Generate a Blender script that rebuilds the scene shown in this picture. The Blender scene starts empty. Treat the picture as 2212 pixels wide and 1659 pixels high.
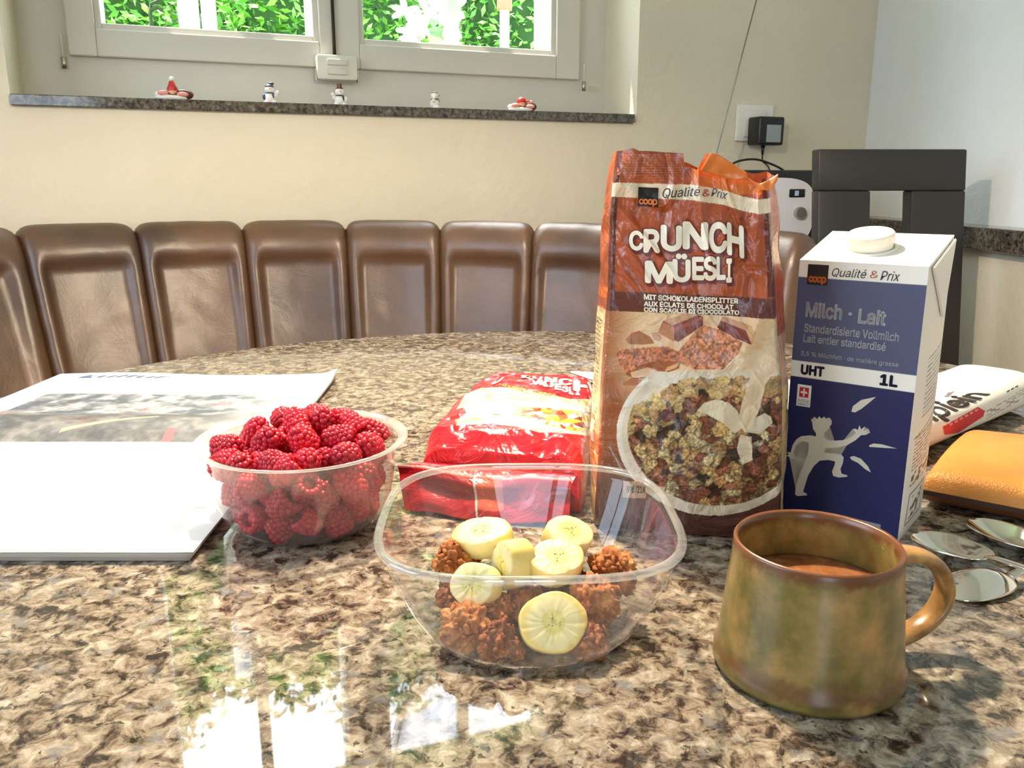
import bpy, bmesh, math, random, os
import numpy as np
from mathutils import Vector, Matrix, noise, Euler

PI = math.pi
SC = bpy.context.scene
COL = SC.collection
T = 0.75                       # height of the table top
LAMP_W = 37

# ------------------------------------------------------------------ camera, world, sun, exposure
cam_d = bpy.data.cameras.new('camera'); cam = bpy.data.objects.new('camera', cam_d); COL.objects.link(cam)
cam.location = (0, 0, T + 0.235)
cam.rotation_euler = (math.radians(90 - 13.5), 0, 0)
cam_d.sensor_width = 36; cam_d.sensor_fit = 'HORIZONTAL'
cam_d.lens = 36 * 1800 / 2212
cam_d.clip_start = 0.02; cam_d.clip_end = 200
SC.camera = cam
SC.view_settings.view_transform = 'Standard'; SC.view_settings.look = 'None'
SC.view_settings.exposure = 0.35; SC.view_settings.gamma = 1; SC.view_settings.use_curve_mapping = False

w = bpy.data.worlds.new('sky'); SC.world = w; w.use_nodes = True
nt = w.node_tree; nt.nodes.clear()
wo = nt.nodes.new('ShaderNodeOutputWorld'); bg = nt.nodes.new('ShaderNodeBackground')
sky = nt.nodes.new('ShaderNodeTexSky'); sky.sky_type = 'NISHITA'; sky.sun_disc = False
sky.sun_elevation = math.radians(48); sky.sun_rotation = math.radians(-30); sky.dust_density = 3.0; sky.air_density = 1.0
mixc = nt.nodes.new('ShaderNodeMix'); mixc.data_type = 'RGBA'; mixc.inputs[0].default_value = 0.55
mixc.inputs[7].default_value = (6.2, 7.1, 8.6, 1)
nt.links.new(sky.outputs[0], mixc.inputs[6]); nt.links.new(mixc.outputs[2], bg.inputs[0]); nt.links.new(bg.outputs[0], wo.inputs[0])
bg.inputs[1].default_value = 1.0

sun_d = bpy.data.lights.new('sun', 'SUN'); sun = bpy.data.objects.new('sun', sun_d); COL.objects.link(sun)
sun_d.energy = 16; sun_d.angle = math.radians(0.6); sun_d.color = (1, 0.95, 0.86)
sun.rotation_euler = Vector((0.62, -0.22, -1.75)).to_track_quat('-Z', 'Y').to_euler()
sun.location = (-3, 4, 6)

# ------------------------------------------------------------------ helpers
def lin(c):
    c = c / 255.0
    return c / 12.92 if c <= 0.04045 else ((c + 0.055) / 1.055) ** 2.4
def rgb(r, g, b, a=1): return (lin(r), lin(g), lin(b), a)

def mat(name, col=None, rough=0.5, metal=0.0, spec=0.5, **kw):
    m = bpy.data.materials.new(name); m.use_nodes = True
    b = m.node_tree.nodes['Principled BSDF']
    if col: b.inputs['Base Color'].default_value = col
    b.inputs['Roughness'].default_value = rough; b.inputs['Metallic'].default_value = metal
    b.inputs['Specular IOR Level'].default_value = spec
    for k, v in kw.items(): b.inputs[k.replace('_', ' ')].default_value = v
    return m
def N(m, t): return m.node_tree.nodes.new(t)
def L(m, a, b): m.node_tree.links.new(a, b)
def P(m): return m.node_tree.nodes['Principled BSDF']
def coord(m, scale=(1, 1, 1), kind='Object'):
    tc = N(m, 'ShaderNodeTexCoord'); mp = N(m, 'ShaderNodeMapping'); mp.inputs['Scale'].default_value = scale
    L(m, tc.outputs[kind], mp.inputs[0]); return mp.outputs[0]
def noise_n(m, vec, scale, detail=4, rough=0.6, dist=0):
    n = N(m, 'ShaderNodeTexNoise'); n.inputs['Scale'].default_value = scale; n.inputs['Detail'].default_value = detail
    n.inputs['Roughness'].default_value = rough; n.inputs['Distortion'].default_value = dist
    L(m, vec, n.inputs['Vector']); return n
def ramp(m, fac, stops, interp='LINEAR'):
    r = N(m, 'ShaderNodeValToRGB'); r.color_ramp.interpolation = interp
    e = r.color_ramp.elements
    while len(e) < len(stops): e.new(0.5)
    for i, (p_, c) in enumerate(stops): e[i].position = p_; e[i].color = c
    L(m, fac, r.inputs[0]); return r.outputs[0]
def mixn(m, fac, a, b, blend='MIX'):
    x = N(m, 'ShaderNodeMix'); x.data_type = 'RGBA'; x.blend_type = blend
    for s, v in ((x.inputs[0], fac), (x.inputs[6], a), (x.inputs[7], b)):
        if hasattr(v, 'links') or isinstance(v, bpy.types.NodeSocket): L(m, v, s)
        else: s.default_value = v
    return x.outputs[2]
def bump(m, h, strength=0.3, dist=0.01, to=None):
    b = N(m, 'ShaderNodeBump'); b.inputs['Strength'].default_value = strength; b.inputs['Distance'].default_value = dist
    L(m, h, b.inputs['Height']); L(m, b.outputs[0], (to or P(m)).inputs['Normal']); return b
def attr_mat(name, rough=0.4, **kw):
    m = mat(name, None, rough, **kw); a = N(m, 'ShaderNodeVertexColor'); a.layer_name = 'print'
    L(m, a.outputs[0], P(m).inputs['Base Color']); return m

def tag(o, label=None, cat=None, group=None, kind=None):
    if label: o['label'] = label
    if cat: o['category'] = cat
    if group: o['group'] = group
    if kind: o['kind'] = kind
    return o
def thing(name, label, cat, loc=(0, 0, 0), rz=0, group=None):
    o = bpy.data.objects.new(name, None); COL.objects.link(o); o.empty_display_size = 0.02
    o.location = loc; o.rotation_euler = (0, 0, rz); return tag(o, label, cat, group)
def link(name, me, m=None, parent=None, smooth=True):
    o = bpy.data.objects.new(name, me); COL.objects.link(o)
    if m is not None:
        for x in (m if isinstance(m, (list, tuple)) else [m]): me.materials.append(x)
    if smooth: me.polygons.foreach_set('use_smooth', [True] * len(me.polygons))
    if parent: o.parent = parent
    return o
def bm_obj(name, bm, m=None, parent=None, smooth=True, auto=None):
    me = bpy.data.meshes.new(name); bm.normal_update(); bm.to_mesh(me); bm.free()
    o = link(name, me, m, parent, smooth)
    if auto is not None and smooth:
        me.set_sharp_from_angle(angle=math.radians(auto))
    return o
def py_obj(name, verts, faces, m=None, parent=None, smooth=True):
    me = bpy.data.meshes.new(name); me.from_pydata([tuple(v) for v in verts], [], faces); me.update()
    return link(name, me, m, parent, smooth)
def bx(bm, lo, hi, bev=0, seg=2, M=None):
    r = bmesh.ops.create_cube(bm, size=1); vs = r['verts']
    c = [(a + b) / 2 for a, b in zip(lo, hi)]; s = [b - a for a, b in zip(lo, hi)]
    for v in vs: v.co = Vector((v.co.x * s[0] + c[0], v.co.y * s[1] + c[1], v.co.z * s[2] + c[2]))
    if bev > 0:
        es = list({e for v in vs for e in v.link_edges})
        r = bmesh.ops.bevel(bm, geom=es, offset=bev, segments=seg, profile=0.5, affect='EDGES'); vs = list({v for f in r['faces'] for v in f.verts} | {v for v in vs if v.is_valid})
    if M is not None: bmesh.ops.transform(bm, matrix=M, verts=[v for v in vs if v.is_valid])
    return vs
def box(name, lo, hi, m, parent=None, bev=0, seg=2, M=None):
    bm = bmesh.new(); bx(bm, lo, hi, bev, seg)
    if M is not None: bmesh.ops.transform(bm, matrix=M, verts=bm.verts)
    return bm_obj(name, bm, m, parent, bev > 0, 40 if bev > 0 else None)
def lathe_bm(bm, prof, n=64, M=None, close=False):
    rings = []
    for (r_, z) in prof:
        if r_ < 1e-6: rings.append([bm.verts.new((0, 0, z))])
        else: rings.append([bm.verts.new((r_ * math.cos(2 * PI * i / n), r_ * math.sin(2 * PI * i / n), z)) for i in range(n)])
    pairs = list(zip(rings, rings[1:])) + ([(rings[-1], rings[0])] if close else [])
    for a, b in pairs:
        for i in range(n):
            j = (i + 1) % n
            if len(a) == 1 and len(b) == 1: break
            if len(a) == 1: bm.faces.new((a[0], b[j], b[i])) if False else bm.faces.new((a[0], b[i], b[j]))
            elif len(b) == 1: bm.faces.new((a[i], a[j], b[0])) if False else bm.faces.new((a[j], a[i], b[0]))
            else: bm.faces.new((a[j], a[i], b[i], b[j]))
    if M is not None: bmesh.ops.transform(bm, matrix=M, verts=[v for r_ in rings for v in r_])
def lathe(name, prof, m, parent=None, n=64, M=None, close=False, auto=None):
    bm = bmesh.new(); lathe_bm(bm, prof, n, M, close); bmesh.ops.recalc_face_normals(bm, faces=bm.faces)
    return bm_obj(name, bm, m, parent, True, auto)
def tube_bm(bm, pts, rad, n=10, cap=True, flat=None):
    pts = [Vector(p_) for p_ in pts]; rings = []; up = Vector((0, 0, 1)); prev = None
    for i, p_ in enumerate(pts):
        t = (pts[min(i + 1, len(pts) - 1)] - pts[max(i - 1, 0)]).normalized()
        if prev is None:
            a = t.cross(up)
            if a.length < 1e-3: a = t.cross(Vector((0, 1, 0)))
            a.normalize()
        else:
            a = (prev - t * prev.dot(t)).normalized()
        prev = a; b = a.cross(t).normalized()
        r_ = rad[i] if isinstance(rad, (list, tuple)) else rad
        ra, rb = (r_, r_) if not isinstance(r_, tuple) else r_
        rings.append([bm.verts.new(p_ + a * math.cos(2 * PI * k / n) * ra + b * math.sin(2 * PI * k / n) * rb) for k in range(n)])
    for a, b in zip(rings, rings[1:]):
        for k in range(n): bm.faces.new((a[k], a[(k + 1) % n], b[(k + 1) % n], b[k]))
    if cap: bm.faces.new(rings[0][::-1]); bm.faces.new(rings[-1])
def tube(name, pts, rad, m, parent=None, n=10):
    bm = bmesh.new(); tube_bm(bm, pts, rad, n); bmesh.ops.recalc_face_normals(bm, faces=bm.faces)
    return bm_obj(name, bm, m, parent)
def smooth_pts(pts, k=8):
    P_ = [Vector(p_) for p_ in pts]; out = []
    for i in range(len(P_) - 1):
        p0 = P_[max(i - 1, 0)]; p1 = P_[i]; p2 = P_[i + 1]; p3 = P_[min(i + 2, len(P_) - 1)]
        for j in range(k):
            t = j / k
            out.append(0.5 * ((2 * p1) + (p2 - p0) * t + (2 * p0 - 5 * p1 + 4 * p2 - p3) * t * t + (3 * p1 - p0 - 3 * p2 + p3) * t ** 3))
    out.append(P_[-1]); return out
def ball_bm(bm, c, r_, sub=2, M=None):
    res = bmesh.ops.create_icosphere(bm, subdivisions=sub, radius=1)
    rr = r_ if isinstance(r_, (tuple, list)) else (r_, r_, r_)
    for v in res['verts']: v.co = Vector((v.co.x * rr[0] + c[0], v.co.y * rr[1] + c[1], v.co.z * rr[2] + c[2]))
    if M is not None: bmesh.ops.transform(bm, matrix=M, verts=res['verts'])
    return res['verts']
def grid_mesh(name, nu, nv, fn, colfn=None, m=None, parent=None, wrap=False, smooth=True):
    """grid of nu x nv points fn(u,v)->xyz ; colfn(U,V arrays)->rgb 0..255 arrays"""
    us = np.linspace(0, 1, nu); vs = np.linspace(0, 1, nv)
    verts = [tuple(fn(u, v)) for v in vs for u in us]
    idx = np.arange(nu * nv).reshape(nv, nu)
    a = idx[:-1, :-1].ravel(); b = idx[:-1, 1:].ravel(); c = idx[1:, 1:].ravel(); d = idx[1:, :-1].ravel()
    faces = np.stack([a, b, c, d], 1).tolist()
    me = bpy.data.meshes.new(name); me.from_pydata(verts, [], faces); me.update()
    if colfn is not None:
        U, V = np.meshgrid(us, vs); C_ = colfn(U.ravel(), V.ravel()); put_colors(me, C_)
    return link(name, me, m, parent, smooth)
def put_colors(me, C_):
    C_ = np.clip(np.asarray(C_, float) / 255.0, 0, 1)
    Ln = np.where(C_ <= 0.04045, C_ / 12.92, ((C_ + 0.055) / 1.055) ** 2.4)
    full = np.ones((len(C_), 4), np.float32); full[:, :3] = Ln
    at = me.color_attributes.new('print', 'FLOAT_COLOR', 'POINT'); at.data.foreach_set('color', full.ravel())

# ------------------------------------------------------------------ lettering
_fp = os.path.join(bpy.utils.resource_path('LOCAL'), 'datafiles', 'fonts', 'Inter.woff2')
try: INTER = bpy.data.fonts.load(_fp)
except Exception: INTER = None
def glyphs(s, bold=0.0, shear=0.0, inter=True, spacing=1.0, res=3):
    """flat lettering as (verts2d, faces), normalised to x 0..1, y 0..1"""
    c = bpy.data.curves.new('t', 'FONT'); c.body = s; c.size = 1; c.offset = bold; c.shear = shear
    c.space_character = spacing; c.resolution_u = res; c.fill_mode = 'FRONT'
    c.offset = 0
    if inter and INTER: c.font = INTER
    o = bpy.data.objects.new('t', c); COL.objects.link(o)
    dg = bpy.context.evaluated_depsgraph_get(); dg.update()
    me = bpy.data.meshes.new_from_object(o.evaluated_get(dg))
    V = np.array([v.co[:2] for v in me.vertices]); F = [tuple(p_.vertices) for p_ in me.polygons]
    bpy.data.objects.remove(o); bpy.data.curves.remove(c); bpy.data.meshes.remove(me)
    if bold > 0:      # heavier strokes: the same outlines set again around each other
        V0, F0 = V, F; V, F = [], []; k = 8 if bold > .028 else 4
        for i in range(k):
            a_ = 2 * PI * i / k + PI / 4; F += [tuple(x + len(V0) * i for x in f) for f in F0]; V.append(V0 + np.array([math.cos(a_), math.sin(a_)]) * bold)
        V = np.concatenate(V)
    lo, hi = V.min(0), V.max(0)
    return (V - lo) / (hi - lo), F
def decal(name, VF, quad, fn, m, parent, maxlen=None):
    """VF in 0..1 square -> quad (bl, br, tr, tl) in drawing units -> fn(x,y)->xyz"""
    V, F = VF; bl, br, tr, tl = [np.array(q, float) for q in quad]
    out = []
    bm = bmesh.new()
    vs = []
    for x, y in V:
        q = (bl * (1 - x) + br * x) * (1 - y) + (tl * (1 - x) + tr * x) * y
        vs.append(bm.verts.new((q[0], q[1], 0)))
    for f in F:
        try: bm.faces.new([vs[i] for i in f])
        except ValueError: pass
    if maxlen:
        bmesh.ops.triangulate(bm, faces=bm.faces)
        for _ in range(5):
            es = [e for e in bm.edges if e.calc_length() > maxlen]
            if not es: break
            bmesh.ops.subdivide_edges(bm, edges=es, cuts=1); bmesh.ops.triangulate(bm, faces=[f for f in bm.faces if len(f.verts) > 3])
    for v in bm.verts: v.co = Vector(fn(v.co.x, v.co.y))
    return bm_obj(name, bm, m, parent, False)
def rectq(x0, y0, x1, y1, sl=0.0):   # y down drawing units: returns bl, br, tr, tl
    d = sl * (x1 - x0)
    return (x0, y1), (x1, y1 + d), (x1, y0 + d), (x0, y0)
SQ = (np.array([(0, 0), (1, 0), (1, 1), (0, 1)]), [(0, 1, 2, 3)])
def poly_vf(pts):
    V = np.array(pts, float); return V, [tuple(range(len(pts)))]
def poly_decal(name, pts, fn, m, parent, maxlen=None):
    bm = bmesh.new(); vs = [bm.verts.new((x, y, 0)) for x, y in pts]; bm.faces.new(vs)
    bmesh.ops.triangulate(bm, faces=bm.faces)
    if maxlen:
        for _ in range(6):
            es = [e for e in bm.edges if e.calc_length() > maxlen]
            if not es: break
            bmesh.ops.subdivide_edges(bm, edges=es, cuts=1); bmesh.ops.triangulate(bm, faces=[f for f in bm.faces if len(f.verts) > 3])
    for v in bm.verts: v.co = Vector(fn(v.co.x, v.co.y))
    return bm_obj(name, bm, m, parent, False)

# numpy painting helpers
def inpoly(X, Y, pts):
    ins = np.zeros(X.shape, bool); n = len(pts); j = n - 1
    for i in range(n):
        xi, yi = pts[i]; xj, yj = pts[j]
        if yi != yj:
            ins ^= ((yi > Y) != (yj > Y)) & (X < (xj - xi) * (Y - yi) / (yj - yi) + xi)
        j = i
    return ins
def vor(X, Y, n, x0, y0, x1, y1, seed, sx=1, sy=1):
    rs = np.random.RandomState(seed); px = rs.uniform(x0, x1, n); py = rs.uniform(y0, y1, n)
    d1 = np.full(X.shape, 1e9); d2 = d1.copy(); i1 = np.zeros(X.shape, int)
    for k in range(n):
        d = np.hypot((X - px[k]) * sx, (Y - py[k]) * sy); m1 = d < d1
        d2 = np.where(m1, d1, np.minimum(d2, d)); i1 = np.where(m1, k, i1); d1 = np.where(m1, d, d1)
    return d1, d2, i1, rs
def hashn(X, Y, s, seed=0):
    """cheap smooth value noise -1..1"""
    xi = np.floor(X / s); yi = np.floor(Y / s); fx = X / s - xi; fy = Y / s - yi
    fx = fx * fx * (3 - 2 * fx); fy = fy * fy * (3 - 2 * fy)
    def h(a, b): v = np.sin(a * 127.1 + b * 311.7 + seed * 74.7) * 43758.5453; return (v - np.floor(v)) * 2 - 1
    return (h(xi, yi) * (1 - fx) + h(xi + 1, yi) * fx) * (1 - fy) + (h(xi, yi + 1) * (1 - fx) + h(xi + 1, yi + 1) * fx) * fy

# ------------------------------------------------------------------ materials of the room
def plaster(name, c):
    m = mat(name, c, 0.9, spec=0.2); v = coord(m)
    n1 = noise_n(m, v, 38, 5, 0.65); n2 = noise_n(m, v, 3, 3)
    L(m, ramp(m, n2.outputs[0], [(0.3, (c[0] * .93, c[1] * .93, c[2] * .91, 1)), (0.75, c)]), P(m).inputs['Base Color'])
    bump(m, n1.outputs[0], 0.55, 0.006); return m
M_wall = plaster('plaster_warm', rgb(230, 219, 196))
M_wallr = plaster('plaster_white', rgb(240, 241, 242))
M_ceil = plaster('plaster_ceiling', rgb(238, 236, 230))
M_frame = mat('painted_window_wood', rgb(214, 209, 196), 0.45)
M_out = mat('white_outside_paint', rgb(245, 245, 245), 0.4)
M_steel = mat('brushed_metal', rgb(190, 185, 175), 0.3, 1.0)
M_dark = mat('dark_metal', rgb(70, 60, 48), 0.45, 0.6)
M_black = mat('black_plastic', rgb(22, 22, 24), 0.35)
def granite(name, scale=1.0, dark=0.0, rough=0.025):
    m = mat(name, None, rough, spec=0.6); v = coord(m, (scale, scale * 1.0, scale))
    w_ = noise_n(m, v, 60, 3, 0.6)
    vm = N(m, 'ShaderNodeVectorMath'); vm.operation = 'MULTIPLY_ADD'; vm.inputs[1].default_value = (0.012,) * 3
    L(m, w_.outputs[1], vm.inputs[0]); L(m, v, vm.inputs[2])
    a = noise_n(m, vm.outputs[0], 105, 5, 0.66, 0.5)
    base = ramp(m, a.outputs[0], [(0.0, rgb(34, 28, 25)), (0.38, rgb(52, 44, 38)), (0.44, rgb(94, 81, 69)), (0.50, rgb(130, 116, 99)), (0.57, rgb(155, 142, 124)), (0.68, rgb(188, 178, 162))])
    b = noise_n(m, vm.outputs[0], 150, 3, 0.6); bm_ = ramp(m, b.outputs[0], [(0.63, (0, 0, 0, 1)), (0.67, (.8, .8, .8, 1))])
    c1 = mixn(m, bm_, base, rgb(26, 24, 24))
    c = noise_n(m, vm.outputs[0], 62, 4, 0.6); cm = ramp(m, c.outputs[0], [(0.58, (0, 0, 0, 1)), (0.66, (0.6, 0.6, 0.6, 1))])
    c2 = mixn(m, cm, c1, rgb(112, 112, 116))
    if dark: c2 = mixn(m, dark, c2, rgb(30, 30, 30))
    L(m, c2, P(m).inputs['Base Color']); return m
M_gran = granite('polished_granite'); M_gran_sill = granite('dark_granite', 1.0, 0.6, 0.12)

U_ = Vector((0.93311, 0.35958, 0)); N_ = Vector((-0.35958, 0.93311, 0)); W0 = Vector((-1.032, 1.805, T))
WM = Matrix.Translation(W0) @ Matrix(((U_.x, N_.x, 0, 0), (U_.y, N_.y, 0, 0), (0, 0, 1, 0), (0, 0, 0, 1)))
WRZ = math.atan2(U_.y, U_.x)
def wp(s, d, z): return WM @ Vector((s, d, z))
ZF, ZC = -T, 1.78

def struct(name, o): o.name = name; o['kind'] = 'structure'; return o
# back wall with the window opening
bm = bmesh.new()
for lo, hi in (((-1.2, 0, ZF), (0, 0.32, ZC)), ((1.462, 0, ZF), (2.26, 0.32, ZC)), ((0, 0, ZF), (1.462, 0.32, 0.392)), ((0, 0, 1.72), (1.462, 0.32, ZC))):
    bx(bm, lo, hi)
bmesh.ops.transform(bm, matrix=WM, verts=bm.verts)
struct('wall_back', bm_obj('wall_back', bm, M_wall, smooth=False))
A_ = Vector((1.066, 2.615, 0)); 
def slab(name, p0, p1, z0, z1, th, m, holes=()):
    """wall from p0 to p1 (xy), thickness away from the room to the right of p0->p1; holes=(t0,t1,z0,z1)"""
    p0 = Vector((p0[0], p0[1], 0)); p1 = Vector((p1[0], p1[1], 0)); t = (p1 - p0); ln = t.length; t.normalize(); nn = Vector((t.y, -t.x, 0))
    Mx = Matrix(((t.x, nn.x, 0, p0.x), (t.y, nn.y, 0, p0.y), (0, 0, -1, 0), (0, 0, 0, 1)))
    Mx = Matrix(((t.x, nn.x, 0, p0.x), (t.y, nn.y, 0, p0.y), (0, 0, 1, 0), (0, 0, 0, 1)))
    bm = bmesh.new(); cur = 0
    for (a, b, c, d) in list(holes):
        bx(bm, (cur, 0, z0), (a, th, z1)); bx(bm, (a, 0, z0), (b, th, c)); bx(bm, (a, 0, d), (b, th, z1)); cur = b
    bx(bm, (cur, 0, z0), (ln, th, z1))
    bmesh.ops.transform(bm, matrix=Mx, verts=bm.verts); bmesh.ops.recalc_face_normals(bm, faces=bm.faces)
    return struct(name, bm_obj(name, bm, m, smooth=False)), Mx
wl0 = wp(-1.05, 0, 0)
FR = (1.066 + 0.053 * 4.4, 2.615 - 4.4)
FL = (wl0.x + 0.3596 * 3.6, wl0.y - 0.9331 * 3.6)
# right wall: from corner towards the viewer; its outside is +x
slab('wall_right', FR, (A_.x, A_.y), 0, T + ZC, 0.2, M_wallr)
lw, LM = slab('wall_left', (wl0.x, wl0.y), FL, 0, T + ZC, 0.25, M_wall, holes=[(0.7, 2.1, 0.95, 2.15)])
fw, FM = slab('wall_front', FL, FR, 0, T + ZC, 0.25, M_wall, holes=[(0.35, 1.0, 0.1, 2.1)])
M_floor = mat('oak_boards', rgb(150, 112, 78), 0.4); v = coord(M_floor, (7, 1.2, 1)); n_ = noise_n(M_floor, v, 3, 6)
L(M_floor, ramp(M_floor, n_.outputs[0], [(0.3, rgb(120, 84, 54)), (0.7, rgb(172, 132, 92))]), P(M_floor).inputs['Base Color'])
fl = box('floor', (-2.0, -2.2, -0.12), (1.45, 3.0, 0.0), M_floor); struct('floor', fl)
cpts = [wp(-1.2, 0.32, 0), wp(2.5, 0.32, 0), Vector((FR[0] + .2, FR[1] - .3, 0)), Vector((FL[0] - .3, FL[1] - .3, 0))]
bm = bmesh.new(); lo_ = [bm.verts.new((p_.x, p_.y, T + ZC)) for p_ in cpts]; hi_ = [bm.verts.new((p_.x, p_.y, T + ZC + .15)) for p_ in cpts]
bm.faces.new(lo_); bm.faces.new(hi_[::-1])
for i in range(4): bm.faces.new((lo_[i], hi_[i], hi_[(i + 1) % 4], lo_[(i + 1) % 4]))
bmesh.ops.recalc_face_normals(bm, faces=bm.faces); struct('ceiling', bm_obj('ceiling', bm, M_ceil, smooth=False))

# window ------------------------------------------------------------
def thin_glass(name, tint=(1, 1, 1, 1), rough=0.0, ior=1.45, milk=0.0, milkcol=(0.9, 0.9, 0.9, 1)):
    m = bpy.data.materials.new(name); m.use_nodes = True; t = m.node_tree; t.nodes.clear()
    o = t.nodes.new('ShaderNodeOutputMaterial'); tr = t.nodes.new('ShaderNodeBsdfTransparent'); gl = t.nodes.new('ShaderNodeBsdfGlossy')
    mx = t.nodes.new('ShaderNodeMixShader'); tr.inputs[0].default_value = tint; gl.inputs['Roughness'].default_value = rough; gl.inputs['Color'].default_value = (1, 1, 1, 1)
    # Schlick reflectance from the angle of view, counted once per wall (outer face only)
    lw = t.nodes.new('ShaderNodeLayerWeight'); lw.inputs[0].default_value = 0.5; geo = t.nodes.new('ShaderNodeNewGeometry')
    pw = t.nodes.new('ShaderNodeMath'); pw.operation = 'POWER'; pw.inputs[1].default_value = 5; t.links.new(lw.outputs['Facing'], pw.inputs[0])
    f0 = ((ior - 1) / (ior + 1)) ** 2 * 1.3
    ma = t.nodes.new('ShaderNodeMath'); ma.operation = 'MULTIPLY_ADD'; ma.inputs[1].default_value = 1 - f0; ma.inputs[2].default_value = f0; t.links.new(pw.outputs[0], ma.inputs[0])
    fr = t.nodes.new('ShaderNodeMath'); fr.operation = 'MULTIPLY'; t.links.new(ma.outputs[0], fr.inputs[0])
    nb = t.nodes.new('ShaderNodeMath'); nb.operation = 'SUBTRACT'; nb.inputs[0].default_value = 1; t.links.new(geo.outputs['Backfacing'], nb.inputs[1]); t.links.new(nb.outputs[0], fr.inputs[1])
    t.links.new(fr.outputs[0], mx.inputs[0]); t.links.new(tr.outputs[0], mx.inputs[1]); t.links.new(gl.outputs[0], mx.inputs[2])
    last = mx.outputs[0]
    if milk:
        df = t.nodes.new('ShaderNodeBsdfDiffuse'); tl = t.nodes.new('ShaderNodeBsdfTranslucent'); m2 = t.nodes.new('ShaderNodeMixShader'); m3 = t.nodes.new('ShaderNodeMixShader')
        df.inputs[0].default_value = milkcol; tl.inputs[0].default_value = milkcol; m2.inputs[0].default_value = 0.5
        t.links.new(df.outputs[0], m2.inputs[1]); t.links.new(tl.outputs[0], m2.inputs[2])
        tc = t.nodes.new('ShaderNodeTexCoord'); nz = t.nodes.new('ShaderNodeTexNoise'); nz.inputs['Scale'].default_value = 30
        cr = t.nodes.new('ShaderNodeValToRGB'); cr.color_ramp.elements[0].position = 0.3; cr.color_ramp.elements[1].position = 0.8
        cr.color_ramp.elements[0].color = (milk * .6,) * 3 + (1,); cr.color_ramp.elements[1].color = (milk * 1.4,) * 3 + (1,)
        t.links.new(tc.outputs['Object'], nz.inputs['Vector']); t.links.new(nz.outputs[0], cr.inputs[0]); t.links.new(cr.outputs[0], m3.inputs[0])
        t.links.new(last, m3.inputs[1]); t.links.new(m2.outputs[0], m3.inputs[2]); last = m3.outputs[0]
    t.links.new(last, o.inputs[0]); return m
M_pane = thin_glass('window_glass', (0.97, 0.99, 0.98, 1))
def frame_boxes(bm, x0, x1, z0, z1, wx, wz, d0, d1, bev=0.0):
    bx(bm, (x0, d0, z0), (x0 + wx, d1, z1), bev); bx(bm, (x1 - wx, d0, z0), (x1, d1, z1), bev)
    bx(bm, (x0 + wx, d0, z0), (x1 - wx, d1, z0 + wz), bev); bx(bm, (x0 + wx, d0, z1 - wz), (x1 - wx, d1, z1), bev)
win = bpy.data.objects.new('window_1', None); COL.objects.link(win); win.matrix_world = WM; win['kind'] = 'structure'
ZT = 1.72
bm = bmesh.new(); frame_boxes(bm, 0.0, 1.462, 0.415, ZT, 0.112, 0.112, 0.19, 0.25)
bm_obj('window_frame', bm, M_frame, win, False)
def sash(x0, x1, g0, g1):
    bm = bmesh.new(); zb, zt = 0.518, ZT - 0.06
    gz0, gz1 = 0.592, ZT - 0.14
    bx(bm, (x0, 0.172, zb), (g0 - 0.014, 0.235, zt), 0.003); bx(bm, (g1 + 0.014, 0.172, zb), (x1, 0.235, zt), 0.003)
    bx(bm, (g0 - 0.014, 0.172, zb), (g1 + 0.014, 0.235, gz0 - 0.014), 0.003); bx(bm, (g0 - 0.014, 0.172, gz1 + 0.014), (g1 + 0.014, 0.235, zt), 0.003)
    frame_boxes(bm, g0 - 0.016, g1 + 0.016, gz0 - 0.016, gz1 + 0.016, 0.016, 0.016, 0.182, 0.235, 0.003)
    s_ = bm_obj('sash', bm, M_frame, win, False)
    bm = bmesh.new(); frame_boxes(bm, g0 - 0.012, g1 + 0.012, gz0 - 0.012, gz1 + 0.012, 0.014, 0.014, 0.236, 0.30, 0.002)
    mid = (g0 + g1) / 2; 
    bx(bm, (mid - 0.017, 0.25, gz0), (mid + 0.017, 0.285, gz1), 0.002)
    bm_obj('outer_bead', bm, M_out, s_, False)
    box('pane', (g0, 0.214, gz0), (g1, 0.218, gz1), M_pane, s_)
sash(0.101, 0.699, 0.174, 0.648); sash(0.701, 1.374, 0.775, 1.290)
tube('espagnolette_rod', [(0.696, 0.165, 0.545), (0.696, 0.165, 1.66)], 0.004, M_dark, win, 8)
lt = box('latch_cover', (0.648, 0.140, 0.486), (0.748, 0.172, 0.545), mat('yellowed_plastic', rgb(220, 216, 200), 0.35), win, 0.006)
box('latch_tab', (0.672, 0.134, 0.520), (0.722, 0.142, 0.534), M_frame, lt, 0.002); box('latch_tab', (0.672, 0.134, 0.498), (0.722, 0.142, 0.512), M_frame, lt, 0.002)
for s_ in (0.644, 0.749): box('latch_bracket', (s_, 0.15, 0.484), (s_ + 0.003, 0.172, 0.512), M_steel, lt)
for s_ in (0.089, 1.386):
    h_ = tube('hinge', [(s_, 0.168, 0.488), (s_, 0.168, 0.512)], 0.006, M_steel, win, 10)
    tube('hinge_pin', [(s_, 0.168, 0.509), (s_, 0.168, 0.56)], 0.0028, M_frame, h_, 8)
bm = bmesh.new(); bx(bm, (0.0, -0.012, 0.392), (1.452, 0.19, 0.415), 0.002, 2, WM); struct('trim_1', bm_obj('trim_1', bm, M_gran_sill, smooth=False))
# outside sill, light and sunlit
bm = bmesh.new(); bx(bm, (0.0, 0.25, 0.36), (1.462, 0.40, 0.40), 0.004, 2, WM); struct('trim_2', bm_obj('trim_2', bm, M_out, smooth=False))

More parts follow.
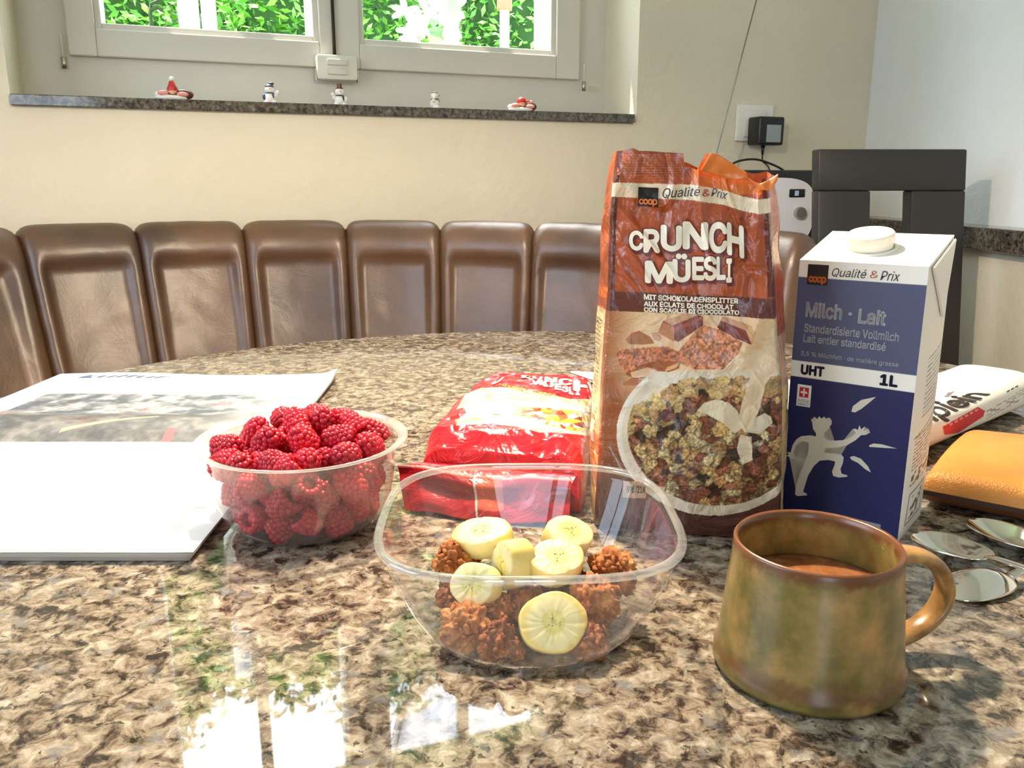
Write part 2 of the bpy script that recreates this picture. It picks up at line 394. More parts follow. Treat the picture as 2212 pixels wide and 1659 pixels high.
# granite ledge along the right wall with a low panel under it
t_ = Vector((0.053, -1, 0)).normalized(); rn = Vector((-1, -0.053, 0)).normalized()
RM = Matrix(((t_.x, rn.x, 0, A_.x), (t_.y, rn.y, 0, A_.y), (0, 0, 1, T), (0, 0, 0, 1)))
bm = bmesh.new(); bx(bm, (0.02, 0.0, 0.094), (2.4, 0.085, 0.143), 0.004, 2, RM); bmesh.ops.recalc_face_normals(bm, faces=bm.faces); struct('trim_3', bm_obj('trim_3', bm, M_gran_sill, smooth=False))
bm = bmesh.new(); bx(bm, (0.02, 0.0, ZF), (2.4, 0.05, 0.094), 0, 2, RM); bmesh.ops.recalc_face_normals(bm, faces=bm.faces); struct('trim_4', bm_obj('trim_4', bm, M_wall, smooth=False))
# daylight windows out of the picture (left wall and patio door behind): frames and portals
def opening(nm, MX, a, b, z0, z1):
    e = bpy.data.objects.new(nm, None); COL.objects.link(e); e.matrix_world = MX; e['kind'] = 'structure'
    bm = bmesh.new(); frame_boxes(bm, a, b, z0, z1, 0.06, 0.06, 0.10, 0.16); bx(bm, ((a + b) / 2 - .03, 0.10, z0 + .06), ((a + b) / 2 + .03, 0.16, z1 - .06))
    bm_obj('window_frame', bm, M_frame, e, False); box('pane', (a + .06, 0.125, z0 + .06), (b - .06, 0.129, z1 - .06), M_pane, e)
    ld = bpy.data.lights.new(nm + '_portal', 'AREA'); ld.shape = 'RECTANGLE'; ld.size = b - a; ld.size_y = z1 - z0; ld.cycles.is_portal = True
    lo = bpy.data.objects.new('portal', ld); COL.objects.link(lo); lo.parent = e; lo.location = ((a + b) / 2, 0.2, (z0 + z1) / 2); lo.rotation_euler = (-PI / 2, 0, 0)
opening('window_2', LM, 0.7, 2.1, 0.95, 2.15); opening('door_1', FM, 0.35, 1.0, 0.1, 2.1)
ld = bpy.data.lights.new('window_1_portal', 'AREA'); ld.shape = 'RECTANGLE'; ld.size = 1.46; ld.size_y = 1.32; ld.cycles.is_portal = True
lo = bpy.data.objects.new('portal', ld); COL.objects.link(lo); lo.parent = win; lo.location = (0.731, 0.33, 1.06); lo.rotation_euler = (-PI / 2, 0, 0)

# ------------------------------------------------------------------ garden
M_grass = mat('lawn', None, 0.8); v = coord(M_grass); n_ = noise_n(M_grass, v, 9, 6, 0.7)
L(M_grass, ramp(M_grass, n_.outputs[0], [(0.3, rgb(60, 110, 30)), (0.55, rgb(110, 160, 60)), (0.75, rgb(160, 200, 90))]), P(M_grass).inputs['Base Color'])
def gp(u, v):
    s = -9 + u * 19; d = 0.45 + v * 12
    z = -0.25 + max(0, d - 0.9) * 0.30 + 0.05 * noise.noise(Vector((s, d, 0)))
    return wp(s, d, z)
g = grid_mesh('garden_ground', 60, 50, gp, None, M_grass); struct('garden_ground', g); g.name = 'ground'
def leafy(name, label, c, r_, n, leaf, cols, seed, cat='bush'):
    rnd = random.Random(seed); th = thing(name, label, cat, c)
    m = mat('leaf_' + str(seed), None, 0.5); a = N(m, 'ShaderNodeVertexColor'); a.layer_name = 'print'; L(m, a.outputs[0], P(m).inputs['Base Color'])
    verts = []; faces = []; cc = []
    for i in range(n):
        d = Vector((rnd.gauss(0, 1), rnd.gauss(0, 1), rnd.gauss(0, 1))).normalized()
        k = rnd.uniform(0.75, 1.05) * (1 + 0.18 * noise.noise(d * 2.2 + Vector((seed, 0, 0))))
        p_ = Vector((d.x * r_[0], d.y * r_[1], r_[2] + d.z * r_[2])) * 1; p_ = Vector((p_.x * k, p_.y * k, max(0.0, r_[2] + d.z * r_[2] * k)))
        a1 = Vector((rnd.gauss(0, 1), rnd.gauss(0, 1), rnd.gauss(0, .6))).normalized(); b1 = a1.cross(Vector((rnd.gauss(0, 1), rnd.gauss(0, 1), 1))).normalized(); lf = leaf * rnd.uniform(.6, 1.3)
        b0 = len(verts); verts += [p_ - a1 * lf, p_ + b1 * lf * .4, p_ + a1 * lf, p_ - b1 * lf * .4]; faces.append((b0, b0 + 1, b0 + 2, b0 + 3))
        col = rnd.choice(cols); f_ = rnd.uniform(.8, 1.15); cc += [tuple(x * f_ for x in col)] * 4
    o = py_obj('foliage', verts, faces, m, th, False); put_colors(o.data, cc)
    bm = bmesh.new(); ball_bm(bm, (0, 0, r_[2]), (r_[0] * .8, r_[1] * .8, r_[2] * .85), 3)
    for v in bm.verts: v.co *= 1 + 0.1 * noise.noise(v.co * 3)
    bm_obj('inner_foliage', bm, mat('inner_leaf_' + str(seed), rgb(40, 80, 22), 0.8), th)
    bm = bmesh.new()
    for k in range(5): tube_bm(bm, [(0, 0, -.05), (rnd.uniform(-.2, .2) * r_[0], rnd.uniform(-.2, .2) * r_[1], r_[2] * .9)], [.02, .008], 6)
    bm_obj('stem', bm, mat('bark_' + str(seed), rgb(90, 70, 50), .9), th); return th
G1 = [(90, 150, 45), (120, 180, 65), (70, 125, 35), (150, 205, 95)]; G2 = [(110, 175, 70), (150, 205, 100), (85, 150, 50), (190, 225, 140)]
def gz(d): return -0.25 + max(0, d - 0.9) * 0.30
for i, (s, d, r_, lab, cs) in enumerate([
    (-1.6, 3.2, (.60, .5, .75), 'round green shrub outside, furthest left behind the left window pane', G1),
    (-0.2, 3.5, (.62, .5, .85), 'bright green shrub seen through the left sash', G2),
    (1.2, 3.3, (.60, .5, .8), 'green leafy bush behind the white flowers outside the right sash', G1),
    (2.6, 3.4, (.62, .5, .85), 'dense green bush outside behind the white post', G2),
    (4.0, 3.3, (.62, .5, .8), 'green bush outside, furthest right beyond the window', G1)]):
    c = wp(s, d, gz(d) - .05); leafy('shrub', lab, c, r_, 9000, 0.032, cs, 11 + i)
for i, (s, d, r_, lab) in enumerate([(-2.6, 7.4, (1.45, 1.0, 2.25), 'tall green tree far left up the garden slope'), (0.9, 7.8, (1.45, 1.0, 2.15), 'tall green tree in the middle up the garden slope'), (4.4, 7.4, (1.45, 1.0, 2.2), 'tall green tree far right up the garden slope'), (-.85, 10.2, (1.7, 1.0, 2.95), 'tall green tree furthest back, in the left gap'), (2.65, 10.2, (1.7, 1.0, 2.95), 'tall green tree furthest back, in the right gap'), (-6.0, 8.6, (1.8, 1.0, 3.0), 'tall green tree at the far left end of the garden')]):
    leafy('tree', lab, wp(s, d, gz(d) - .1), r_, 4200, 0.12, G1, 31 + i, 'tree')
# white post with red head, white plank post, flowers
M_white = mat('white_paint', rgb(250, 248, 245), 0.5); M_red = mat('faded_red_paint', rgb(214, 120, 100), 0.6)
def at(x, y, D):   # a direction seen from the middle of the room, carried to depth D
    f = 1800.; p_ = math.radians(13.5); dx = x - 1106; dy = y - 829.5
    Yv = f * math.cos(p_) - dy * math.sin(p_); Zv = -(dy * math.cos(p_) + f * math.sin(p_)); return Vector((dx / Yv * D, D, T + .235 + Zv / Yv * D))
q = at(1090, 60, 4.2)
po = thing('garden_post', 'white garden post with a reddish head, outside the right sash', 'post', (q.x, q.y, T - .1)); zt = at(1090, 22, 4.2).z - (T - .1)
box('post', (-.022, -.022, 0), (.022, .022, zt), M_white, po, .003); box('post_head', (-.035, -.035, zt), (.035, .035, zt + .16), M_red, po, .006)
q = at(410, 60, 3.0)
po = thing('garden_stake', 'broad white garden board standing outside the left sash', 'post', (q.x, q.y, T - .2)); box('board', (-.032, -.012, 0), (.032, .012, 1.9), M_white, po, .003); box('board_foot', (-.02, -.03, 0), (.02, .03, .05), M_dark, po, .003)
q = at(915, 60, 3.3)
fl_ = thing('flowering_plant', 'plant with large white blossoms outside the right sash', 'plant', (q.x, q.y, T))
M_pet = mat('white_petals', rgb(255, 252, 248), 0.6); rnd = random.Random(5)
bm = bmesh.new()
for k in range(7): 
    a = rnd.uniform(-.13, .13); tube_bm(bm, [(0, 0, 0), (a * .5, 0, .25), (a, rnd.uniform(-.05, .05), .56 + rnd.uniform(-.1, .15))], .004, 6)
bm_obj('stems', bm, mat('stem_green', rgb(100, 150, 60), .7), fl_)
for k in range(9):
    a = at(rnd.uniform(868, 985), rnd.uniform(0, 82), 3.3) - fl_.location
    bm = bmesh.new()
    for j in range(6):
        th_ = j * PI / 3 + rnd.random(); ball_bm(bm, (0, 0, 0), (.030, .004, .013), 2, Matrix.Translation(a) @ Matrix.Rotation(th_, 4, 'Y') @ Matrix.Translation((.026, 0, 0)) @ Matrix.Rotation(.4, 4, 'X'))
    bm_obj('blossom', bm, M_pet, fl_)
q = at(335, 30, 2.9)
br = thing('bare_twig', 'small dark bare twig outside the left sash', 'branch', (q.x, q.y, T + .2)); zz = q.z - T - .2
bm = bmesh.new(); tube_bm(bm, [(-.01, 0, 0), (-.015, 0, zz), (-.01, 0, zz + .03), (.03, 0, zz + .045)], .006, 6); tube_bm(bm, [(-.015, 0, zz + .01), (.01, 0, zz + .02), (.025, 0, zz + .01)], .007, 6)
bm_obj('twig', bm, mat('dark_twig', rgb(40, 60, 30), .8), br)

# ------------------------------------------------------------------ table
tb = thing('dining_table', 'oval dining table with a polished speckled granite top', 'table', (0.05, 0.755, 0))
def tab_r(th):
    return Vector((0.655 * math.cos(th), 0.60 * math.sin(th) if math.sin(th) > 0 else 0.62 * math.sin(th), 0))
n = 160; bm = bmesh.new()
prof = [(0.955, T - .034), (0.992, T - .034), (1.0, T - .030), (1.0, T - .005), (0.994, T)]
rings = []
for k, z in prof: rings.append([bm.verts.new((tab_r(2 * PI * i / n).x * k, tab_r(2 * PI * i / n).y * k, z)) for i in range(n)])
for a, b in zip(rings, rings[1:]):
    for i in range(n): bm.faces.new((a[i], a[(i + 1) % n], b[(i + 1) % n], b[i]))
bm.faces.new(rings[0][::-1]); bm.faces.new(rings[-1])
top = bm_obj('tabletop', bm, M_gran, tb, True, 30)
M_wood = mat('dark_wood', rgb(70, 50, 38), 0.5)
lathe('pedestal', [(0.0, 0.0), (0.26, 0.0), (0.26, 0.03), (0.10, 0.06), (0.075, 0.2), (0.075, 0.6), (0.2, 0.70), (0.2, T - .034), (0, T - .034)], M_wood, tb, 48, None, False, 40)

# ------------------------------------------------------------------ corner bench
M_leather = mat('brown_leather', None, 0.40, spec=0.8)
v = coord(M_leather); n1 = noise_n(M_leather, v, 5, 5, 0.6); n2 = noise_n(M_leather, v, 420, 2); n3 = noise_n(M_leather, v, 14, 6, 0.65, 0.8)
L(M_leather, ramp(M_leather, n1.outputs[0], [(0.3, rgb(66, 44, 32)), (0.7, rgb(104, 72, 46))]), P(M_leather).inputs['Base Color'])
ad = N(M_leather, 'ShaderNodeMath'); ad.operation = 'MULTIPLY_ADD'; ad.inputs[1].default_value = 0.08; L(M_leather, n2.outputs[0], ad.inputs[0]); L(M_leather, n3.outputs[0], ad.inputs[2])
bump(M_leather, ad.outputs[0], 0.22, 0.006)
seams = [(-1.125, 1.42), (-0.962, 1.665), (-0.785, 1.782), (-0.586, 1.857), (-0.369, 1.886), (-0.160, 1.862), (0.040, 1.79), (0.214, 1.69), (0.362, 1.555), (0.462, 1.375)]
bench = thing('corner_bench', 'curved corner bench upholstered in dark brown leather behind the table', 'bench', (-0.2, 1.5, 0))
BL = Vector(bench.location)
cen = Vector((-0.12, 0.85, 0)); ztop = T + 0.155
LEANS = [.10, .09, .075, .065, .06, .055, .055, .055, .055, .055]
def bench_panel(i):
    A = Vector((*seams[i], 0)); B = Vector((*seams[i + 1], 0)); oa = (A - cen).normalized(); ob = (B - cen).normalized()
    rad = 0.052; rnd = Vector((i * 3.1, 0, 0))
    NA, NB = 34, 60
    # profile path (offset outward, z rel. top)
    path = []
    L1, L2 = 0.42, PI * rad
    for j in range(NB + 1):
        t = j / NB
        if t < 0.55: z = -0.47 + (t / 0.55) * (0.47 - rad); path.append((0.0, z, -1, 0, t / 0.55))
        elif t < 0.85:
            a = PI - (t - 0.55) / 0.30 * PI; path.append((rad + rad * math.cos(a), -rad + rad * math.sin(a), math.cos(a), math.sin(a), 1))
        else: path.append((2 * rad, -rad - (t - 0.85) / 0.15 * 0.42, 1, 0, 1))
    verts = []
    for j, (o_, z, nx, nz, q) in enumerate(path):
        for k in range(NA + 1):
            a = k / NA; e = min(a, 1 - a); lean = LEANS[i] * (1 - a) + LEANS[i + 1] * a
            od = (oa * (1 - a) + ob * a).normalized(); base = A * (1 - a) + B * a + od * (0.05 * a * (1 - a))
            puff = 0.020 * (1 - math.exp(-(e / 0.045) ** 1.0)) - 0.020
            # flattened field inside raised borders on the front face
            if nx < -0.5 and nz < 0.6:
                fx = min(1, max(0, (e - 0.07) / 0.11)); zz = (-0.062 - z) / 0.034; fz = min(1, max(0, zz)); fx = fx * fx * (3 - 2 * fx); fz = fz * fz * (3 - 2 * fz)
                puff -= (0.010 + 0.009 * max(0, 1 - (-z - 0.075) / 0.24)) * fx * fz
                puff += 0.0035 * noise.noise(Vector((a * 2 + i * 5, z * 9, 1))) * fx * fz
            puff += 0.0012 * noise.noise(Vector((a * 5 + i * 7, z * 30, 3)))
            dz = puff * nz * (1.1 if nz > 0 else 1)
            oo = o_ + puff * nx - lean * max(0, (-z - 0.03)) / 0.27
            p_ = base + od * oo; verts.append((p_.x - BL.x, p_.y - BL.y, ztop + z + dz))
    W_ = NA + 1
    faces = [(j * W_ + k, j * W_ + k + 1, (j + 1) * W_ + k + 1, (j + 1) * W_ + k) for j in range(NB) for k in range(NA)]
    faces.append([j * W_ for j in range(NB + 1)][::-1]); faces.append([j * W_ + NA for j in range(NB + 1)])
    o = py_obj('back_panel', verts, faces, M_leather, bench)
    bm = bmesh.new(); bm.from_mesh(o.data); bmesh.ops.recalc_face_normals(bm, faces=bm.faces); bm.to_mesh(o.data); bm.free(); o.data.set_sharp_from_angle(angle=math.radians(50))
for i in range(9): bench_panel(i)
bm = bmesh.new(); rows = []
for i in range(10):
    S = Vector((*seams[i], 0)); o_ = (S - cen).normalized(); rows.append([bm.verts.new((q_.x - BL.x, q_.y - BL.y, z)) for q_, z in ((S - o_ * .10, .47), (S - o_ * .48, .48), (S - o_ * .50, .44), (S - o_ * .47, .36), (S - o_ * .10, .36))])
for a, b in zip(rows, rows[1:]):
    for k in range(5): bm.faces.new((a[k], a[(k + 1) % 5], b[(k + 1) % 5], b[k]))
bm.faces.new(rows[0]); bm.faces.new(rows[-1][::-1]); bmesh.ops.recalc_face_normals(bm, faces=bm.faces)
bm_obj('seat', bm, M_leather, bench, True, 40)
bm = bmesh.new(); rows = []
for i in range(10):
    S = Vector((*seams[i], 0)); o_ = (S - cen).normalized(); rows.append([bm.verts.new((q_.x - BL.x, q_.y - BL.y, z)) for q_, z in ((S + o_ * .05, .36), (S - o_ * .44, .36), (S - o_ * .44, 0), (S + o_ * .05, 0))])
for a, b in zip(rows, rows[1:]):
    for k in range(4): bm.faces.new((a[k], a[(k + 1) % 4], b[(k + 1) % 4], b[k]))
bm.faces.new(rows[0]); bm.faces.new(rows[-1][::-1]); bmesh.ops.recalc_face_normals(bm, faces=bm.faces)
bm_obj('base', bm, M_wood, bench, False)

# ------------------------------------------------------------------ chair in the corner
M_chair = mat('black_leather', rgb(40, 38, 36), 0.42, spec=0.45); v = coord(M_chair); n_ = noise_n(M_chair, v, 300, 3); bump(M_chair, n_.outputs[0], 0.25, 0.002)
ch = thing('dining_chair', 'black leather high-back chair with a square cut-out, in the corner', 'chair', (0.80, 1.80, 0))
x0, x1, h0, h1 = -0.157, 0.155, -0.046, 0.040; zt = T + .306; hz1 = T + .221; hz0 = T + .13
bm = bmesh.new(); th = .022
for lo, hi in (((x0, -th, hz1), (x1, th, zt)), ((x0, -th, .47), (h0, th, hz1)), ((h1, -th, .47), (x1, th, hz1)), ((h0, -th, .62), (h1, th, hz0)), ((h0, -th, .47), (h1, th, .53))):
    bx(bm, lo, hi, 0.004)
for v_ in bm.verts: v_.co.x += (zt - v_.co.z) * 0.055; v_.co.y += (v_.co.z - .47) * 0.06
bk = bm_obj('backrest', bm, M_chair, ch, True, 40)
bm = bmesh.new(); bx(bm, (x0 + .03, -.45, .40), (x1 + .03, -.02, .47), .015, 3); bm_obj('seat', bm, M_chair, ch, True, 40)
for sx in (x0 + .05, x1 + .01):
    for sy in (-.42, -.05): box('leg', (sx - .02, sy - .02, 0), (sx + .02, sy + .02, .40), M_wood, ch, .003)

# ------------------------------------------------------------------ low cabinet, radio, antenna, socket, adapter, cables
cb = thing('corner_cabinet', 'low corner cabinet behind the bench under the radio', 'cabinet', (0.58, 2.12, 0), WRZ)
box('cabinet_body', (-.16, -.12, 0), (.17, .10, T + .04), M_wood, cb, .004); box('cabinet_top', (-.17, -.13, T + .04), (.18, .11, T + .068), M_wood, cb, .004)
rd = thing('table_radio', 'black and light grey table radio in the corner behind the cereal bag', 'radio', (0.615, 2.13, T + .068), math.radians(8))
M_grey = mat('light_grey_plastic', rgb(214, 212, 216), 0.4)
box('radio_body', (-.135, -.045, 0), (.135, .05, .200), M_black, rd, .010, 3)
bm = bmesh.new(); vs = []
for i in range(48):
    a = 2 * PI * i / 48; ca, sa = math.cos(a), math.sin(a); e = 0.55
    vs.append(bm.verts.new((math.copysign(abs(ca) ** e, ca) * .122, -.0455, .100 + math.copysign(abs(sa) ** e, sa) * .082)))
f = bm.faces.new(vs); r_ = bmesh.ops.extrude_face_region(bm, geom=[f]); bmesh.ops.translate(bm, vec=(0, -.006, 0), verts=[x for x in r_['geom'] if isinstance(x, bmesh.types.BMVert)]); bmesh.ops.recalc_face_normals(bm, faces=bm.faces)
fp = bm_obj('front_panel', bm, M_grey, rd, True, 40)
dsp = box('display', (.055, -.0545, .135), (.095, -.050, .155), M_black, fp, .002); box('display_glow', (.068, -.0556, .139), (.078, -.0545, .151), mat('pale_screen', rgb(170, 190, 230), .3), dsp)
bm = bmesh.new(); lathe_bm(bm, [(0, .012), (.013, .012), (.015, .008), (.015, 0), (0, 0)], 24, Matrix.Translation((.085, -.0515, .098)) @ Matrix.Rotation(PI / 2, 4, 'X')); bm_obj('tuning_knob', bm, M_steel, fp, True, 40)
lathe('speaker_grille', [(0, .003), (.04, .003), (.044, 0), (0, 0)], M_black, fp, 32, Matrix.Translation((-.06, -.0515, .10)) @ Matrix.Rotation(PI / 2, 4, 'X'))
# telescopic antenna
R0 = at(1545, 345, 2.14) - Vector(rd.location); R0 = Matrix.Rotation(-math.radians(8), 4, 'Z') @ R0; R1 = at(1645, -20, 2.14) - Vector(rd.location); R1 = Matrix.Rotation(-math.radians(8), 4, 'Z') @ R1
R0.y = .03; R1.y = .03; dv = (R1 - R0); Rb = R0 - dv * 0.19
tube('antenna', [Rb, R0 + dv * .02, R0 + dv * .021, R0 + dv * .55, R0 + dv * .551, R1], [.0032, .0032, .0026, .0026, .002, .002], M_steel, rd, 8)
so = thing('wall_socket', 'white wall socket plate on the back wall', 'socket', wp(1.836, 0, 0.40), WRZ)
M_wp = mat('white_plastic', rgb(236, 232, 222), 0.35); box('socket_plate', (-.060, -.010, -.048), (.062, 0.0, .052), M_wp, so, .004)
box('socket_insert', (-.036, -.014, -.036), (.036, -.010, .036), M_wp, so, .003)
adp = thing('power_adapter', 'black plug-in power adapter with a grey label, in the wall socket', 'power adapter', wp(1.851, -.014, 0.378), WRZ)
box('adapter_body', (-.042, -.055, -.038), (.042, 0, .038), M_black, adp, .006, 3)
M_lab = mat('silver_sticker', rgb(150, 158, 160), .45); lb = box('rating_label', (-.018, -.0556, -.030), (.030, -.055, .016), M_lab, adp)
tube('strain_relief', [(-.008, -.03, -.036), (-.008, -.03, -.065)], [.006, .0025], M_black, adp, 10)
cw = [wp(1.843, -.044, .312), wp(1.842, -.05, .296), wp(1.85, -.07, .275), wp(1.86, -.09, .2), wp(1.80, -.10, .12)]
cbl = tube('power_cable', smooth_pts(cw), .0022, M_black); tag(cbl, 'thin black cable hanging from the wall adapter to the radio', 'cable')
ca = [at(1560, 372, 2.19), at(1590, 350, 2.19), at(1628, 344, 2.19), at(1660, 352, 2.19), at(1692, 368, 2.19), at(1712, 392, 2.19)]
tag(tube('looped_cable', smooth_pts(ca), .0028, M_black), 'black cable looping over the top of the radio', 'cable')
cc_ = [at(1725, 440, 2.21), at(1742, 452, 2.2), at(1772, 468, 2.1), at(1800, 490, 2.0)]
tag(tube('side_cable', smooth_pts(cc_), .0022, M_black), 'thin dark cable leaving the radio towards the chair', 'cable')

# ------------------------------------------------------------------ figurines on the sill
def fm(n_, r, g, b, ro=.35): return mat(n_, rgb(r, g, b), ro)
F_w = fm('glazed_white', 236, 232, 226); F_r = fm('glazed_red', 190, 48, 44); F_n = fm('glazed_brown', 96, 50, 38); F_p = fm('glazed_pink', 226, 150, 140); F_b = fm('glazed_slate', 62, 74, 88); F_s = fm('glazed_skin', 226, 160, 120); F_k = fm('glazed_black', 40, 34, 34)
def blob(name, specs, m, parent):
    bm = bmesh.new()
    for c, r_ in specs: ball_bm(bm, c, r_, 3)
    return bm_obj(name, bm, m, parent)
SZ = 0.415
def fig(name, label, s): return thing(name, label, 'figurine', wp(s, 0.05, SZ), WRZ, 'ceramic figurines on the window sill')
def lying(s, label, cap_up, mir):
    t = fig('gnome_figurine', label, s)
    k = -1 if mir else 1
    blob('body', [((0, 0, .011), (.036, .016, .011)), ((k * .022, 0, .015), (.022, .014, .012))], F_n, t)
    blob('trim', [((-.004, -.008, .007), (.034, .012, .007)), ((-k * .028, -.004, .013), (.010, .010, .007))], F_w, t)
    blob('sleeves', [((-.020, -.012, .016), (.012, .007, .006)), ((.020, -.012, .014), (.013, .007, .006))], F_p, t)
    blob('head', [((0, -.006, .018), (.010, .010, .011))], F_s, t)
    if cap_up: c_ = lathe('cap', [(.0105, .022), (.0115, .027), (.0085, .033), (.006, .041), (0, .046)], F_r, t, 20, Matrix.Translation((0, -.005, 0))); blob('pompom', [((0, -.005, .047), .0058)], F_w, c_)
    else: c_ = blob('cap', [((0, -.004, .028), (.012, .011, .010)), ((k * .016, 0, .026), (.012, .006, .005))], F_r, t); blob('pompom', [((k * .028, 0, .026), .005)], F_p, c_)
    return t
lying(0.312, 'lying red-capped gnome figurine with a tall pointed hat, at the left end of the sill', True, False)
lying(1.150, 'lying brown and pink gnome figurine, at the right end of the sill', False, False)
def snow(s, label, hat, arm, col, rot=0):
    t = fig('snowman_figurine', label, s); t.rotation_euler = (0, 0, WRZ + rot)
    b = blob('body', [((0, 0, .014), (.0135, .012, .014)), ((-.008, -.004, .005), (.007, .009, .006)), ((.008, -.004, .005), (.007, .009, .006)), ((0, 0, .033), (.0105, .010, .010))], F_w, t)
    blob('scarf', [((0, 0, .0245), (.0105, .0100, .0028)), ((.006, -.009, .018), (.003, .002, .007))], col, t)
    blob('arm', [((arm * .014, 0, .022), (.0045, .0045, .007)), ((arm * .017, -.002, .027), (.0042, .0042, .0042))], F_w, t); blob('arm', [((-arm * .013, -.004, .016), (.004, .004, .007))], col if hat == 'cap' else F_w, t)
    if hat == 'top': lathe('hat', [(0, .041), (.0085, .041), (.0085, .0425), (.006, .043), (.0058, .052), (0, .052)], F_n, t, 20, None, False, 40)
    elif hat == 'cap': blob('hat', [((0, .001, .039), (.010, .010, .006)), ((.005, 0, .046), (.006, .005, .004))], col, t)
    else: blob('band', [((0, 0, .040), (.0085, .0085, .0022))], col, t)
    blob('nose', [((0, -.010, .034), (.0016, .003, .0016))], mat('orange_glaze', rgb(220, 120, 50), .4), t)
snow(0.522, 'small white snowman figurine with a slate-blue scarf and beanie on the sill', 'cap', 1, F_b)
snow(0.684, 'small snowman figurine with a brown top hat in front of the window latch', 'top', -1, F_k)
snow(0.919, 'small white snowman figurine turned sideways with a black band, right of the latch', 'band', -1, F_k, 1.1)

# ------------------------------------------------------------------ pendant lamp over the table (above the picture)
LP = Vector((-0.05, 0.76, T + 0.71))
pl = thing('pendant_lamp', 'small metal pendant lamp hanging above the table, outside the top of the picture', 'lamp', tuple(LP))
M_shade = mat('white_enamel', rgb(240, 236, 226), .4)
lathe('lamp_shade', [(.11, -.01), (.112, -.01), (.09, .05), (.03, .10), (.018, .105), (.018, .10), (.03, .096), (.088, .048)], M_shade, pl, 48, None, True)
tube('cord', [(0, 0, .10), (0, 0, ZC - .71)], .003, M_black, pl, 8)
mb = bpy.data.materials.new('warm_bulb'); mb.use_nodes = True; P(mb).inputs['Emission Color'].default_value = (1, .8, .5, 1); P(mb).inputs['Emission Strength'].default_value = 20
blb = blob('bulb', [((0, 0, .045), .02)], mb, pl)
ll = bpy.data.lights.new('lamp_light', 'POINT'); ll.energy = LAMP_W; ll.shadow_soft_size = 0.018; ll.color = (1, .83, .62)
lo = bpy.data.objects.new('lamp_light', ll); COL.objects.link(lo); lo.parent = pl; lo.location = (0, 0, .015)

# ------------------------------------------------------------------ mug and coffee
M_mug = mat('glazed_stoneware', None, 0.32, spec=0.5, Coat_Weight=0.2, Coat_Roughness=0.15)
tc = N(M_mug, 'ShaderNodeTexCoord'); n1 = noise_n(M_mug, tc.outputs['Object'], 38, 4, 0.6); n2 = noise_n(M_mug, tc.outputs['Object'], 130, 3, 0.6)
c1 = ramp(M_mug, n1.outputs[0], [(0.30, rgb(98, 76, 44)), (0.45, rgb(116, 102, 50)), (0.55, rgb(144, 118, 68)), (0.72, rgb(186, 142, 80))])
sx = N(M_mug, 'ShaderNodeSeparateXYZ'); L(M_mug, tc.outputs['Object'], sx.inputs[0])
ma = N(M_mug, 'ShaderNodeMath'); ma.operation = 'MULTIPLY_ADD'; ma.inputs[1].default_value = .012; L(M_mug, n2.outputs[0], ma.inputs[0]); L(M_mug, sx.outputs[2], ma.inputs[2])
zr = ramp(M_mug, ma.outputs[0], [(0.0, (.0, .0, .0, 1)), (.0125, (0, 0, 0, 1)), (.0165, (1, 1, 1, 1)), (.022, (0, 0, 0, 1)), (.0688, (0, 0, 0, 1)), (.0704, (1, 1, 1, 1)), (1, (1, 1, 1, 1))])
c2 = mixn(M_mug, zr, c1, rgb(104, 62, 34)); L(M_mug, c2, P(M_mug).inputs['Base Color'])
mug = thing('coffee_mug', 'stoneware mug with ochre and green glaze, full of coffee, at the lower right', 'mug', (.1475, .3735, T), math.radians(8))
prof = [(0, .003), (.036, .003), (.040, 0), (.0445, .001), (.0460, .004), (.0457, .0085), (.0442, .012), (.0439, .016), (.0428, .025), (.0415, .040), (.0398, .055), (.0392, .0645), (.0393, .0668), (.0383, .0682), (.0370, .0672), (.0362, .064), (.0375, .045), (.040, .020), (.036, .010), (0, .009)]
lathe('body', prof, M_mug, mug, 96)
M_mughandle = mat('handle_glaze', None, 0.3, Coat_Weight=0.2); v = coord(M_mughandle); n_ = noise_n(M_mughandle, v, 45, 4)
L(M_mughandle, ramp(M_mughandle, n_.outputs[0], [(0.35, rgb(112, 78, 48)), (0.5, rgb(150, 112, 62)), (0.65, rgb(196, 150, 88))]), P(M_mughandle).inputs['Base Color'])
hp = smooth_pts([(.038, 0, .0540), (.048, 0, .0560), (.060, 0, .0535), (.070, 0, .046), (.0750, 0, .035), (.0725, 0, .024), (.064, 0, .0155), (.053, 0, .0110), (.042, 0, .0100)], 6)
nn = len(hp); rads = []
for i in range(nn):
    t = i / (nn - 1); e = abs(2 * t - 1) ** 6; rads.append((.0068 + .003 * e, .0036 + .003 * e))
bm = bmesh.new(); tube_bm(bm, hp, rads, 16)
hd = bm_obj('handle', bm, M_mughandle, mug); hd.rotation_euler = (0, 0, math.radians(4))
M_cof = mat('milky_coffee', None, 0.25, spec=.5); v = coord(M_cof); n_ = noise_n(M_cof, v, 90, 4, .6, .6)
L(M_cof, ramp(M_cof, n_.outputs[0], [(0.35, rgb(122, 72, 40)), (0.6, rgb(150, 96, 58)), (.75, rgb(176, 122, 82))]), P(M_cof).inputs['Base Color'])
cf = thing('coffee', 'light brown milky coffee with a dark froth bubble inside the stoneware mug', 'coffee', (.1475, .3735, T + .0355))
lathe('coffee_surface', [(0, .0075), (.0350, .0075), (.0366, .0083), (.0362, .0), (0, 0)], M_cof, cf, 64)
bm = bmesh.new(); ball_bm(bm, (.004, .012, .0076), (.0012, .0012, .0006), 2); ball_bm(bm, (-.008, .016, .0076), (.0005, .0005, .0004), 2); ball_bm(bm, (.010, .013, .0076), (.0006, .0006, .0004), 2)
bm_obj('froth_bubbles', bm, mat('dark_bubble', rgb(70, 36, 20), .3), cf)

